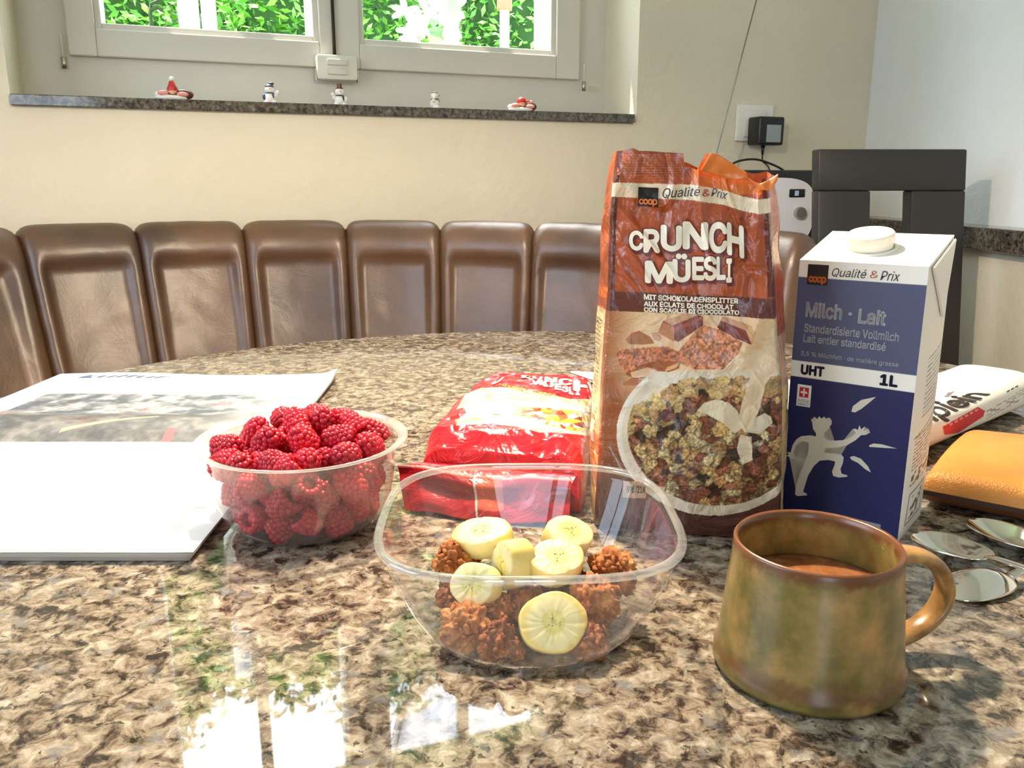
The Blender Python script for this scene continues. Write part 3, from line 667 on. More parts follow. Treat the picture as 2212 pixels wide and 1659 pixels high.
# ------------------------------------------------------------------ clear round bowl of raspberries
M_pl = thin_glass('clear_plastic_round', (.96, .95, .94, 1), 0.03, 1.38, milk=.10, milkcol=(.85, .78, .72, 1))
M_rim = thin_glass('clear_plastic_rim', (.93, .93, .92, 1), 0.05, 1.7, milk=.42, milkcol=(.9, .88, .86, 1))
RB = Vector((-.1465, .559, T))
rb = thing('round_plastic_bowl', 'clear round plastic bowl heaped with raspberries, beside the open magazine', 'bowl', tuple(RB))
prof = [(0, .0015), (.036, .0015), (.044, .0008), (.050, .003), (.0565, .010), (.0605, .020), (.0625, .034), (.0638, .050), (.0650, .057), (.0665, .060)]
inner = [(max(0, r_ - .0010), z + .0009) for r_, z in prof[::-1]]
lathe('bowl_wall', prof + inner, M_pl, rb, 96)
bm = bmesh.new(); lathe_bm(bm, [(.0660, .0592), (.0690, .0606), (.0722, .0612), (.0732, .0622), (.0728, .0634), (.0715, .0630), (.0690, .0620), (.0660, .0608)], 96, None, True); bmesh.ops.recalc_face_normals(bm, faces=bm.faces)
bm_obj('bowl_rim', bm, M_rim, rb)
# raspberries
def berry_mat(nm, c):
    m = mat(nm, None, 0.34, spec=.5, Subsurface_Weight=.25, Subsurface_Scale=.003); P(m).inputs['Subsurface Radius'].default_value = (1, .2, .15)
    v = coord(m); n_ = noise_n(m, v, 160, 3); L(m, ramp(m, n_.outputs[0], [(0.3, tuple(x * .72 for x in c[:3]) + (1,)), (0.7, c)]), P(m).inputs['Base Color']); return m
M_ber = [berry_mat('raspberry_red', rgb(214, 34, 58)), berry_mat('raspberry_dark', rgb(184, 24, 48))]
M_hair = mat('dry_styles', rgb(190, 90, 70), .7)
def berry_mesh(seed):
    rnd = random.Random(seed); bm = bmesh.new(); H_ = .0185; R_ = .0088
    for ring in range(7):
        t = ring / 6.0; z = t * H_ * .92; r_ = R_ * math.sqrt(max(0.02, 1 - (t * .97) ** 2.6)) if t > 0 else R_ * .93
        n_ = max(1, int(round(2 * PI * r_ / .0040))); 
        if t > .95: n_ = 3; r_ = .0022
        for k in range(n_):
            a = 2 * PI * (k + .5 * (ring % 2)) / n_ + rnd.uniform(-.08, .08); s_ = .0025 * rnd.uniform(.88, 1.12)
            ball_bm(bm, (r_ * .86 * math.cos(a), r_ * .86 * math.sin(a), z + rnd.uniform(-.0003, .0003)), (s_, s_, s_ * .95), 2)
    ball_bm(bm, (0, 0, .009), (R_ * .72, R_ * .72, .0085), 2)
    bmesh.ops.translate(bm, vec=(0, 0, -H_ / 2), verts=bm.verts)
    me = bpy.data.meshes.new('raspberry'); bm.to_mesh(me); bm.free(); me.polygons.foreach_set('use_smooth', [True] * len(me.polygons)); return me
B_me = [berry_mesh(s_) for s_ in range(4)]
for i, me in enumerate(B_me): me.materials.append(M_ber[i % 2])
rnd = random.Random(77); placed = []
def wallr(z): return float(np.interp(z, [.0, .01, .02, .034, .055, .065], [.047, .055, .059, .0612, .064, .067]))
def try_put(x, y, z, rmin=.0155):
    for (a, b, c) in placed:
        if (a - x) ** 2 + (b - y) ** 2 + (c - z) ** 2 < rmin ** 2: return False
    placed.append((x, y, z)); return True
# visible ones along the wall and on the heap first, then fill
for layer, z in enumerate([.0165, .030, .043, .0535]):
    rr = wallr(z) - (.0150 if z < .02 else .0128); n_ = int(2 * PI * rr / .0172)
    for k in range(n_): a = 2 * PI * (k + .5 * layer) / n_ + rnd.uniform(-.06, .06); try_put(rr * math.cos(a), rr * math.sin(a), z + rnd.uniform(-.0015, .0015))
heap = [(-.030, -.038, .063), (-.010, -.044, .062), (.014, -.042, .062), (.036, -.034, .063), (.048, -.010, .063), (-.048, -.016, .064), (-.036, .010, .072), (-.020, -.018, .073), (.004, -.018, .074), (.027, -.012, .073), (-.006, .006, .083), (.012, .010, .084), (.032, .012, .078), (-.018, .022, .078), (.002, .028, .080), (.046, .016, .066), (.020, .034, .072), (-.040, .034, .066), (-.012, .044, .067)]
heap = [(x * .96, y, .0595 + (z - .062) * .62) for x, y, z in heap]
for p_ in heap: try_put(*p_, rmin=.0125)
for _ in range(4000):
    z = rnd.uniform(.016, .058); rr = (wallr(z) - .0145) * math.sqrt(rnd.random()); a = rnd.random() * 2 * PI; try_put(rr * math.cos(a), rr * math.sin(a), z, .0162)
base_b = None
for i, (x, y, z) in enumerate(placed):
    o = bpy.data.objects.new('raspberry', B_me[i % 4]); COL.objects.link(o)
    o.location = RB + Vector((x, y, z)); s_ = rnd.uniform(.94, 1.10); o.scale = (s_, s_, s_)
    out = Vector((x, y, 0)).normalized()
    if z > .058: d = Vector((rnd.gauss(0, .7), rnd.gauss(-.3, .7), rnd.uniform(.1, 1)))
    else: d = Vector((rnd.gauss(0, 1), rnd.gauss(0, 1), rnd.gauss(0, .8)))
    o.rotation_euler = d.normalized().to_track_quat('Z', 'Y').to_euler()
    if i >= len(placed): pass
    top = z > .058
    if (x, y, z) in heap:
        side = ('left' if x < -.025 else 'right' if x > .025 else 'middle'); dep = ('front' if y < -.028 else 'back' if y > .018 else 'centre')
        if z > .0725: lb = 'red raspberry at the very crown of the heap, %s one' % ('left' if x < 0 else 'right')
        else: lb = 'raspberry on top of the heap, %s %s of the round bowl' % (dep, side)
    elif math.hypot(x, y) > wallr(z) - .014 and y < 0: lb = 'raspberry pressed against the front wall of the round bowl, %s' % ('near its base' if z < .02 else 'at mid height' if z < .047 else 'just below the rim')
    elif math.hypot(x, y) > wallr(z) - .014: lb = 'red raspberry along the back wall inside the round bowl'
    else: lb = 'red raspberry buried in the middle of the round bowl'
    tag(o, lb, 'raspberry', 'raspberries in the round bowl')

# ------------------------------------------------------------------ square bowl with cereal and banana
M_sq = thin_glass('clear_acrylic', (.985, .985, .985, 1), 0.01, 1.42, milk=.025)
M_sqr = thin_glass('clear_acrylic_rim', (.93, .93, .92, 1), 0.03, 1.9, milk=.20)
SB = Vector((.0085, .4035, T)); SQRZ = math.radians(0.5)
def sup(th, r_, e): c, s_ = math.cos(th), math.sin(th); return (math.copysign(abs(c) ** (2 / e), c) * r_, math.copysign(abs(s_) ** (2 / e), s_) * r_)
def sq_surface(prof, n=112, close=False):
    bm = bmesh.new(); rings = []
    for r_, z, e in prof:
        if r_ == 0: rings.append([bm.verts.new((0, 0, z))]); continue
        rings.append([bm.verts.new((*sup(2 * PI * i / n, r_, e), z)) for i in range(n)])
    pr = list(zip(rings, rings[1:])) + ([(rings[-1], rings[0])] if close else [])
    for a, b in pr:
        for i in range(n):
            j = (i + 1) % n
            if len(a) == 1: bm.faces.new((a[0], b[j], b[i]))
            elif len(b) == 1: bm.faces.new((a[i], a[j], b[0]))
            else: bm.faces.new((a[i], a[j], b[j], b[i]))
    bmesh.ops.recalc_face_normals(bm, faces=bm.faces); return bm
sq = thing('square_plastic_bowl', 'clear square plastic bowl holding cereal clusters and banana slices', 'bowl', tuple(SB), SQRZ)
pr = [(0, .001, 2.4), (.030, .001, 2.4), (.0365, .0012, 2.5), (.0405, .0035, 2.6), (.0480, .0105, 2.8), (.0560, .0215, 3.0), (.0630, .0350, 3.1), (.0690, .0500, 3.2), (.0728, .0630, 3.3), (.0742, .0690, 3.3)]
inn = [(max(0, r_ - .0015), z + (.0015 if r_ < .04 else .0006), e) for r_, z, e in pr[::-1]]
bm_obj('bowl_wall', sq_surface(pr + inn), M_sq, sq)
rim = [(.0744 + .0022 * math.cos(a), .0692 + .0019 * math.sin(a), 3.3) for a in [2 * PI * k / 10 for k in range(10)]]
bm_obj('bowl_rim', sq_surface(rim, 128, True), M_sqr, sq)

def oat_mat(nm, cs):
    m = mat(nm, None, .75, spec=.3); v = coord(m); n_ = noise_n(m, v, 140, 5, .65); n2 = noise_n(m, v, 420, 3)
    L(m, ramp(m, n_.outputs[0], [(0.3, cs[0]), (0.5, cs[1]), (0.68, cs[2])]), P(m).inputs['Base Color']); bump(m, n2.outputs[0], .5, .0008); return m
M_clu = oat_mat('toasted_oats', [rgb(112, 58, 26), rgb(168, 100, 52), rgb(212, 150, 92)])
M_clu2 = oat_mat('dark_toasted_oats', [rgb(84, 42, 24), rgb(136, 74, 40), rgb(184, 116, 70)])
def cluster(loc, r_, seed, label, m=None, fl=None):
    rnd = random.Random(seed); bm = bmesh.new()
    vs = ball_bm(bm, (0, 0, 0), r_, 5)
    off = Vector((seed * 1.7, seed * .3, 2)); rm = max(r_)
    for v_ in vs:
        d = v_.co.normalized(); f_ = 1 + .30 * noise.noise(d * 2.0 + off) + .26 * noise.noise(d * 5.5 + off) + .14 * abs(noise.noise(d * 12 + off)) 
        v_.co *= f_
    for k in range(int(60 * (rm / .012) ** 2)):
        d = Vector((rnd.gauss(0, 1), rnd.gauss(0, 1), rnd.gauss(0, 1))).normalized()
        f_ = 1 + .30 * noise.noise(d * 2.0 + off) + .26 * noise.noise(d * 5.5 + off) + .05
        p_ = Vector((d.x * r_[0], d.y * r_[1], d.z * r_[2])) * f_
        M_ = Matrix.Translation(p_) @ d.to_track_quat('Z', 'Y').to_matrix().to_4x4() @ Matrix.Rotation(rnd.gauss(0, .6), 4, 'X') @ Matrix.Rotation(rnd.random() * 6, 4, 'Z')
        ball_bm(bm, (0, 0, 0), (rnd.uniform(.0016, .0034), rnd.uniform(.0012, .0022), rnd.uniform(.0006, .0011)), 1, M_)
    o = bm_obj('cereal_cluster', bm, m or M_clu); o.location = loc; o.rotation_euler = (rnd.random(), rnd.random(), rnd.random() * 6)
    return tag(o, label, 'cereal cluster', 'cereal clusters in the square bowl')
def S3(x, y, z): return (x, y, T + z)
for i, (x, y, z, r_, lb) in enumerate([
    (-.0320, .428, .034, (.0095, .0085, .011), 'brown cereal cluster at the far left, leaning on the bowl wall under a banana slice'),
    (-.0300, .412, .021, (.008, .008, .008), 'small brown cereal cluster at the left edge behind the largest cluster'),
    (-.0235, .392, .017, (.0125, .0105, .0105), 'largest knobbly cereal cluster at the front left of the square bowl'),
    (-.0085, .381, .013, (.0075, .007, .009), 'small upright cereal cluster in front, right of the largest one'),
    (.0015, .381, .009, (.0042, .0045, .004), 'tiny reddish cereal crumb at the front beside the standing banana slice'),
    (-.0105, .403, .018, (.0115, .009, .009), 'cereal cluster in the middle left behind the front row'),
    (.0075, .410, .017, (.0105, .009, .009), 'cereal cluster in the middle under the upright banana piece'),
    (.0560, .424, .031, (.0120, .0095, .0095), 'golden cereal cluster at the far right, high against the bowl wall'),
    (.0430, .402, .025, (.0108, .0105, .0100), 'broad cereal cluster at the right, below the golden one'),
    (.0385, .383, .013, (.0085, .0080, .0075), 'crumbly cereal cluster at the front right of the standing banana slice'),
    (-.0270, .446, .030, (.0075, .007, .007), 'cereal cluster peeking out behind the top left banana slice'),
    (.0350, .430, .018, (.0100, .010, .009), 'dark cereal cluster under the right-hand banana slices'),
    (.0120, .432, .018, (.0120, .010, .010), 'dark cereal cluster at the centre under the banana slices')]):
    k_ = 1.13; y -= .003; z = max(z - .003, r_[2] * 1.05); cluster(S3(x, y, z), tuple(q * k_ for q in r_), 3 + i * 5, lb, M_clu if i in (0, 2, 5, 6, 7, 8) else M_clu2)
M_ban = mat('banana_flesh', None, .45, spec=.45, Subsurface_Weight=.25, Subsurface_Scale=.004)
tc = N(M_ban, 'ShaderNodeTexCoord'); sp = N(M_ban, 'ShaderNodeSeparateXYZ'); L(M_ban, tc.outputs['Object'], sp.inputs[0])
cx = N(M_ban, 'ShaderNodeCombineXYZ'); L(M_ban, sp.outputs[0], cx.inputs[0]); L(M_ban, sp.outputs[1], cx.inputs[1])
ln = N(M_ban, 'ShaderNodeVectorMath'); ln.operation = 'LENGTH'; L(M_ban, cx.outputs[0], ln.inputs[0])
nb = noise_n(M_ban, tc.outputs['Object'], 320, 3); md = N(M_ban, 'ShaderNodeMath'); md.operation = 'MULTIPLY_ADD'; md.inputs[1].default_value = .004; L(M_ban, nb.outputs[0], md.inputs[0]); L(M_ban, ln.outputs['Value'], md.inputs[2])
sc_ = N(M_ban, 'ShaderNodeMath'); sc_.operation = 'MULTIPLY'; sc_.inputs[1].default_value = 50; L(M_ban, md.outputs[0], sc_.inputs[0])
L(M_ban, ramp(M_ban, sc_.outputs[0], [(0.12, rgb(190, 176, 96)), (0.22, rgb(226, 214, 140)), (0.36, rgb(216, 206, 120)), (0.42, rgb(234, 222, 164)), (.7, rgb(236, 224, 168)), (.82, rgb(232, 208, 124))]), P(M_ban).inputs['Base Color'])
bump(M_ban, nb.outputs[0], .25, .0006)
M_seed = mat('banana_seeds', rgb(120, 104, 50), .6)
def banana(loc, nrm, rx, ry, th_, seed, label, roll=0):
    rnd = random.Random(seed); o_ = thing('banana_slice', label, 'banana slice', loc, 0, 'banana slices in the square bowl')
    o_.rotation_mode = 'QUATERNION'; o_.rotation_quaternion = Vector(nrm).normalized().to_track_quat('Z', 'Y') @ Euler((0, 0, roll)).to_quaternion()
    n_ = 64; bm = bmesh.new(); rings = []
    for k, z in ((0, .5), (.5, .5), (.92, .49), (.985, .455), (1.0, .40), (1.015, 0), (1.0, -.40), (.98, -.47), (.9, -.5), (0, -.5)):
        if k == 0: rings.append([bm.verts.new((0, 0, z * th_))]); continue
        R_ = []
        for i in range(n_):
            a = 2 * PI * i / n_; f_ = 1 + .018 * math.cos(5 * a + seed) + .012 * math.sin(3 * a + seed * 2) + .006 * rnd.uniform(-1, 1) * (k > .9)
            R_.append(bm.verts.new((rx * k * f_ * math.cos(a), ry * k * f_ * math.sin(a), z * th_ + (.0004 * rnd.uniform(-1, 1) if .4 < k < .99 else 0))))
        rings.append(R_)
    for a, b in zip(rings, rings[1:]):
        for i in range(n_):
            j = (i + 1) % n_
            if len(a) == 1: bm.faces.new((a[0], b[i], b[j]))
            elif len(b) == 1: bm.faces.new((a[j], a[i], b[0]))
            else: bm.faces.new((a[j], a[i], b[i], b[j]))
    bmesh.ops.recalc_face_normals(bm, faces=bm.faces); bm_obj('flesh', bm, M_ban, o_)
    bm = bmesh.new()
    for k in range(3):
        for q in range(5):
            a = k * 2 * PI / 3 + rnd.uniform(-.5, .5) + seed; r_ = rnd.uniform(.0012, .0040); ball_bm(bm, (r_ * math.cos(a), r_ * math.sin(a), th_ * .5), (.00045, .0003, .00015), 1)
    bm_obj('seeds', bm, M_seed, o_)
banana(S3(-.0160, .430, .0440), (-.20, -.25, 1.0), .0170, .0120, .0115, 1, 'banana slice lying tilted at the top left of the pile', .5)
banana(S3(.0005, .412, .0365), (-.93, -.50, .10), .0150, .0110, .0150, 2, 'banana piece standing on edge in the middle of the pile', 1.2)
banana(S3(-.0185, .401, .0300), (-.25, -.55, .35), .0125, .0115, .0140, 3, 'round-sided banana piece behind the rim, left of the upright piece', .3)
banana(S3(.0235, .410, .0385), (.08, -.42, .9), .0150, .0120, .0115, 4, 'banana slice lying flat right of the upright piece', .2)
banana(S3(.0310, .434, .0425), (.30, -.35, .92), .0140, .0115, .0120, 5, 'topmost banana slice at the back right of the pile', -.4)
banana(S3(.0205, .3815, .0190), (.02, -.74, .52), .0172, .0150, .0135, 6, 'large banana slice standing at the front, facing the viewer', .1)

# ------------------------------------------------------------------ open magazine
M_pap = attr_mat('printed_magazine_paper', .5); M_edge = mat('paper_edges', rgb(226, 222, 212), .8)
def magcol(U, V):   # U 0 left..1 right, V 0 near..1 far
    n_ = len(U); C_ = np.full((n_, 3), 246.0)
    X = U; Y = V
    ph = (V > .462) & (V < .80) & (X > .10 + np.clip(V - .47, 0, 1) * .05) & (X < .96)
    x_ = X * 33; y_ = V * 50
    nn_ = hashn(x_, y_, 1.6, 1) * .5 + hashn(x_, y_, .7, 2) * .35 + hashn(x_, y_, .3, 3) * .2
    dark = np.clip(.32 + nn_ * .9, 0, 1); base = np.array([84, 92, 102])[None] * (1 - dark[:, None]) + np.array([226, 222, 218])[None] * dark[:, None]
    base += (hashn(x_, y_, 2.1, 7) > .55)[:, None] * np.array([22, -4, -8])[None]
    lo_ = V < .60; base[lo_] = base[lo_] * .5 + np.array([84, 82, 80]) * .5
    yl = (np.abs((V - .50) - (X - .42) * .32) < .006) & (X > .40) & (X < .62); base[yl] = [196, 192, 150]
    rd_ = (V < .50) & (X > .68) & (X < .705); base[rd_] = [160, 110, 112]
    fade = np.clip((X - .72) / .24, 0, 1)[:, None]; base = base * (1 - fade * .6) + 246 * fade * .6
    C_[ph] = base[ph]
    # faint text blocks
    def block(x0, x1, y0, y1):
        k = (X > x0) & (X < x1) & (V > y0) & (V < y1) & ((V * 50 * 5) % 1 < .5) & (hashn(x_ * 8, np.floor(V * 250), 1.0, 5) > -.35)
        C_[k] = [190, 190, 192]
    block(.05, .42, .16, .22); block(.68, .96, .06, .17); block(.05, .30, .10, .13)
    return C_
MG = Vector((-.55, .49, T)); MW, MD = .345, .512
def mag_base(u, v):
    # outline: near edge y .489, far edge y 1.0 ; left edge slants outwards, right edge at x -.205
    xr = -.2025 - .012 * v; xl = -.562 + .006 * v
    return xl + (xr - xl) * u, .4895 + v * .512
def mag_h(u, v):
    sp_ = abs(v - .455); g = math.exp(-(sp_ / .03) ** 2)
    hgt = .0075 + .0075 * math.exp(-((v - .40) / .13) ** 2) * (v < .455) + .009 * math.exp(-((v - .54) / .08) ** 2) * (v >= .455) - .006 * g
    hgt += .0016 * math.sin(u * 7) * math.exp(-((v - 1) / .2) ** 2)
    hgt += .006 * max(0, (u - .93) / .07) ** 2 * max(0, (v - .9) / .1)
    return hgt + .0008 * noise.noise(Vector((u * 3, v * 4, 0)))
mg = thing('open_magazine', 'open magazine with a photo spread lying on the left of the table', 'magazine', (-.38, .75, T))
def magf(u, v): x, y = mag_base(u, v); return (x + .38, y - .75, mag_h(u, v))
pg = grid_mesh('open_pages', 330, 460, magf, magcol, M_pap, mg)
# page block under the open pages with stepped edges
for k in range(4):
    ins = .0015 * k
    def lf(u, v, k=k, ins=ins):
        x, y = mag_base(u * (1 - .010 * k), v); y = .4895 - .0012 * (k % 2) + ins + (y - .4895) * (1 - ins / .256)
        return (x + .38, y - .75, mag_h(u, v) * (.82 - .22 * k) )
    sheet = grid_mesh('page', 40, 60, lf, None, M_edge, mg)
skirt = []; fs = []
ring_uv = [(i / 60, 0) for i in range(61)] + [(1, i / 80) for i in range(1, 81)] + [(1 - i / 60, 1) for i in range(1, 61)] + [(0, 1 - i / 80) for i in range(1, 80)]
for u, v in ring_uv:
    x, y, z = magf(u, v); skirt.append((x, y, z - .0004)); ang = .0018; skirt.append((x - (.004 if u == 1 else 0), y + (.003 if v == 0 else 0), 0.0003))
nR = len(ring_uv); fs = [(2 * i, 2 * ((i + 1) % nR), 2 * ((i + 1) % nR) + 1, 2 * i + 1) for i in range(nR)]
M_stack = mat('page_stack_edge', None, .85); v = coord(M_stack, (1, 1, 1400)); wv = N(M_stack, 'ShaderNodeTexWave'); wv.wave_type = 'BANDS'; wv.bands_direction = 'Z'; wv.inputs['Scale'].default_value = .8; L(M_stack, v, wv.inputs[0])
L(M_stack, ramp(M_stack, wv.outputs[0], [(.2, rgb(150, 140, 128)), (.6, rgb(228, 222, 212))]), P(M_stack).inputs['Base Color'])
py_obj('page_edges', skirt, fs, M_stack, mg)
def mtext(x, y): # magazine uv
    a = magf(x, y); return (a[0], a[1], a[2] + .0006)
M_blue = mat('slate_blue_ink', rgb(96, 112, 150), .6)
decal('page_heading', glyphs('kultur', .01, .35), ((.10, .945), (.42, .945), (.42, .972), (.10, .972)), mtext, M_blue, pg, .02)

# ------------------------------------------------------------------ flat artwork: measured on a front plane, then printed on the real surface
CAMP = Vector((0, 0, T + .235)); _f = 1800.; _p = math.radians(13.5)
def dirv(x, y):
    dx = x - 1106; dy = y - 829.5
    return Vector((dx, _f * math.cos(_p) - dy * math.sin(_p), -(dy * math.cos(_p) + _f * math.sin(_p))))
class Plane:
    """upright plane through two table points; converts drawing units <-> (run, height)"""
    def __init__(s, a, b):
        s.a = Vector((a[0], a[1], T)); s.b = Vector((b[0], b[1], T)); s.t = (s.b - s.a).normalized(); s.n = Vector((s.t.y, -s.t.x, 0))
    def lz(s, x, y):
        d = dirv(x, y); t = (s.a - CAMP).dot(s.n) / d.dot(s.n); q = CAMP + d * t; return (q - s.a).dot(s.t), q.z - T
    def px(s, l, z):   # arrays
        X = s.a.x + s.t.x * l; Y = s.a.y + s.t.y * l; Z = z - .235
        zc = Y * math.cos(_p) - Z * math.sin(_p); yc = -(Z * math.cos(_p) + Y * math.sin(_p)); return 1106 + _f * X / zc, 829.5 + _f * yc / zc
def toxy(P_):
    X, Y, Z = P_[:, 0], P_[:, 1], P_[:, 2] - T - .235
    zc = Y * math.cos(_p) - Z * math.sin(_p); yc = -(Z * math.cos(_p) + Y * math.sin(_p)); return 1106 + _f * X / zc, 829.5 + _f * yc / zc
def cereal_art(X, Y, C_, mask, seed, cell=260, box=(1330, 800, 1700, 1100)):
    xm, ym = X[mask], Y[mask]; xw = xm + 5 * hashn(xm, ym, 11, 1) + 3 * hashn(xm, ym, 4, 2); yw = ym + 5 * hashn(xm, ym, 11, 3) + 3 * hashn(xm, ym, 4, 4)
    d1, d2, i1, rs = vor(xw, yw, cell, *box, seed, 1, 1.15)
    pal = np.array([[168, 100, 70], [150, 84, 58], [196, 150, 96], [226, 194, 132], [214, 176, 112], [120, 66, 44], [70, 44, 34], [232, 206, 150], [176, 112, 82]])
    c = pal[rs.randint(0, len(pal), cell)][i1].astype(float)
    tex = 1 + .26 * hashn(xm, ym, 3.6, seed) + .22 * hashn(xm * .6 + ym * .6, ym - xm, 1.9, seed + 1)
    edge = np.clip((d2 - d1) / 6.0, 0, 1) ** .7; big = np.clip(.5 + .7 * hashn(xm, ym, 26, 9), 0, 1)
    c = c * (1 - .25 * big[:, None]) * tex[:, None] * (.50 + .50 * edge[:, None]); C_[mask] = c

# ------------------------------------------------------------------ tall brown cereal bag
FB = Plane((.0580, .545), (.1965, .522))
bag = thing('cereal_bag', 'tall brown cereal bag torn open at the top, standing beside the milk carton', 'cereal bag', (FB.a.x + .06, FB.a.y + .03, T))
BO = Vector(bag.location)
yk = [323, 394, 466, 572, 627, 716, 839, 1005, 1131, 1180]
xl_ = [1330, 1322, 1316, 1313, 1312, 1304, 1296, 1291, 1282, 1280]; xr_ = [1664, 1664, 1668, 1674, 1676, 1682, 1692, 1692, 1688, 1686]
def zy(y): return FB.lz(1480, y)[1]
_zs = np.array([zy(y) for y in yk])[::-1]; _ll = np.array([FB.lz(x, y)[0] for x, y in zip(xl_, yk)])[::-1]; _lr = np.array([FB.lz(x, y)[0] for x, y in zip(xr_, yk)])[::-1]
def LL(z): return float(np.interp(z, _zs, _ll))
def LR(z): return float(np.interp(z, _zs, _lr))
tx = [1330, 1345, 1362, 1375, 1392, 1480, 1483, 1500, 1512, 1534, 1548, 1575, 1612, 1616, 1640, 1655, 1664]
ty = [325, 323, 320, 326, 326, 331, 360, 362, 367, 331, 334, 346, 372, 384, 392, 396, 386]
_tl = np.array([FB.lz(x, y)[0] for x, y in zip(tx, ty)]); _tz = np.array([FB.lz(x, y)[1] for x, y in zip(tx, ty)])
def fold(l, z):
    """how far the foil stands out of its plane at (run, height)"""
    k = min(1, max(0, (z - .17) / .06)); q = Vector((l * 38, z * 30, 0))
    d = .0016 * noise.noise(q) + .0009 * noise.noise(q * 2.7) 
    d += k * (.0040 * noise.noise(Vector((l * 60, z * 35, 4))) + .0022 * noise.noise(Vector((l * 140, z * 90, 7))))
    rid = abs(noise.noise(Vector((l * 55 + z * 25, z * 22, 9)))); d += .0022 * (1 - min(1, rid * 6)) * (.35 + k)
    c = (l - LL(z)) / max(.01, LR(z) - LL(z)); d += .006 * math.sin(PI * min(1, max(0, c))) ** .7 * (1 - .6 * k)
    # crease in the lower right of the lettering
    d += .0030 * math.exp(-((l - .105 - (z - .17) * .25) / .006) ** 2 - ((z - .165) / .035) ** 2)
    return d
def fsurf(l, z, off=0.0):
    c = min(1, max(0, (l - LL(z)) / max(.01, LR(z) - LL(z)))); e = min(c, 1 - c); rnd_ = .005 * max(0, 1 - e / .03) ** 2 
    d = fold(l, z) - rnd_ + off
    if z < .012: d -= .004 * (1 - z / .012) ** 2
    lean = .10 * max(0, z - .19)
    p_ = FB.a + FB.t * l + FB.n * (d - lean * .6); return Vector((p_.x, p_.y, T + z)) - BO
def bag_front_col(l, z):
    X, Y = FB.px(l, z); n_ = len(X); C_ = np.full((n_, 3), [172., 78., 38.])
    xl = np.interp(Y, yk, xl_); xr = np.interp(Y, yk, xr_); u = (X - xl) / (xr - xl)
    C_ *= (1 + .05 * hashn(X, Y, 30, 3))[:, None]
    C_[Y < 372 + 10 * np.sin(u * 4)] = [150, 70, 36]
    k = (Y < 400) & (u < .45) & (Y > 333) & (np.sin(Y * 1.15) > .1); C_[k] = [186, 98, 58]
    k = (Y < 420) & (u > .50); C_[k] = [214, 112, 44]  # brighter orange: lamp light coming through the foil, put into the colour
    C_[(u < .045) & (Y < 640)] = [92, 34, 22]; C_[(u > .945) & (Y < 640)] = [104, 36, 24]
    by = np.interp(u, [0, .2, .5, .7, .82, .92, 1], [394, 396, 399, 410, 424, 431, 428]); bh = np.interp(u, [0, .5, 1], [31, 33, 31]); k = (Y > by) & (Y < by + bh); C_[k] = [240, 222, 190]
    # lower picture ground
    g0 = 671 + 18 * u ** 2; k = Y > g0
    cr = np.array([232, 196, 152.]); br = np.array([160, 92, 52.]); m_ = np.clip((.20 - u) / .2, 0, 1) + np.clip((Y - 800) / 120, 0, 1); m_ = np.clip(m_, 0, 1)[:, None]
    base = cr * (1 - m_) + br * m_; low = np.clip((Y - 950) / 120, 0, 1)[:, None]; base = base * (1 - low) + np.array([92, 52, 38.]) * low; C_[k] = base[k]
    b0 = 628 + 17 * u ** 1.5; k = (Y > b0) & (Y < g0); C_[k] = [100, 44, 36]
    # milk and its stream
    def pol(pts, c, tex=0, s=2.5):
        q = inpoly(X, Y, pts)
        cc = np.array(c, float)[None] * (1 + (tex * (hashn(X[q], Y[q], s, 5) + .7 * hashn(X[q], Y[q], s * .5, 6)) if tex else 0 * X[q]))[:, None]; C_[q] = cc
    pol([(1380, 830), (1440, 800), (1560, 770), (1700, 740), (1700, 900), (1380, 900)], (236, 208, 170))
    # chocolate pieces and filled cushions
    pol([(1352, 731), (1366, 716), (1382, 712), (1404, 724), (1414, 738), (1390, 742), (1358, 741)], (172, 110, 76))
    pol([(1407, 716), (1418, 714), (1430, 726), (1424, 735), (1412, 730)], (196, 140, 104))
    pol([(1432, 690), (1488, 671), (1518, 681), (1517, 700), (1465, 735), (1421, 716)], (128, 62, 48)); pol([(1432, 690), (1488, 671), (1508, 677), (1452, 700)], (206, 154, 116)); pol([(1421, 716), (1432, 692), (1456, 704), (1455, 734)], (190, 128, 92)); pol([(1454, 706), (1512, 682), (1517, 686), (1460, 712)], (158, 84, 62))
    pol([(1548, 704), (1560, 682), (1618, 700), (1630, 716), (1622, 742), (1560, 717)], (124, 52, 44)); pol([(1556, 690), (1562, 681), (1618, 700), (1610, 712)], (198, 142, 106)); pol([(1610, 712), (1618, 700), (1630, 718), (1622, 742)], (216, 168, 120))
    pol([(1456, 764), (1505, 708), (1520, 700), (1560, 712), (1603, 738), (1592, 762), (1560, 794), (1500, 794), (1470, 782)], (200, 128, 90), .30, 5)
    pol([(1331, 762), (1345, 752), (1440, 744), (1464, 756), (1472, 778), (1462, 792), (1410, 812), (1358, 812), (1342, 792)], (190, 116, 82), .28, 5); pol([(1360, 808), (1380, 786), (1420, 776), (1470, 776), (1466, 792), (1410, 814), (1366, 814)], (166, 92, 56)); pol([(1362, 802), (1400, 790), (1424, 800), (1404, 812), (1366, 812)], (236, 200, 158)); pol([(1440, 790), (1466, 780), (1462, 790), (1436, 800)], (224, 168, 110))
    pol([(1340, 828), (1368, 812), (1386, 816), (1384, 828), (1350, 830)], (178, 112, 76))
    # bowl
    cx, cy, rx, ry = 1545, 935, 213, 172
    r_ = ((X - cx) / rx) ** 2 + ((Y - cy) / ry) ** 2; k = (r_ < 1) & (Y > 800); C_[k] = [228, 214, 190]
    k2 = (((X - cx) / rx) ** 2 + ((Y - cy) / ry) ** 2 > .90) & k & (X < 1400); C_[k2] = [240, 230, 212]
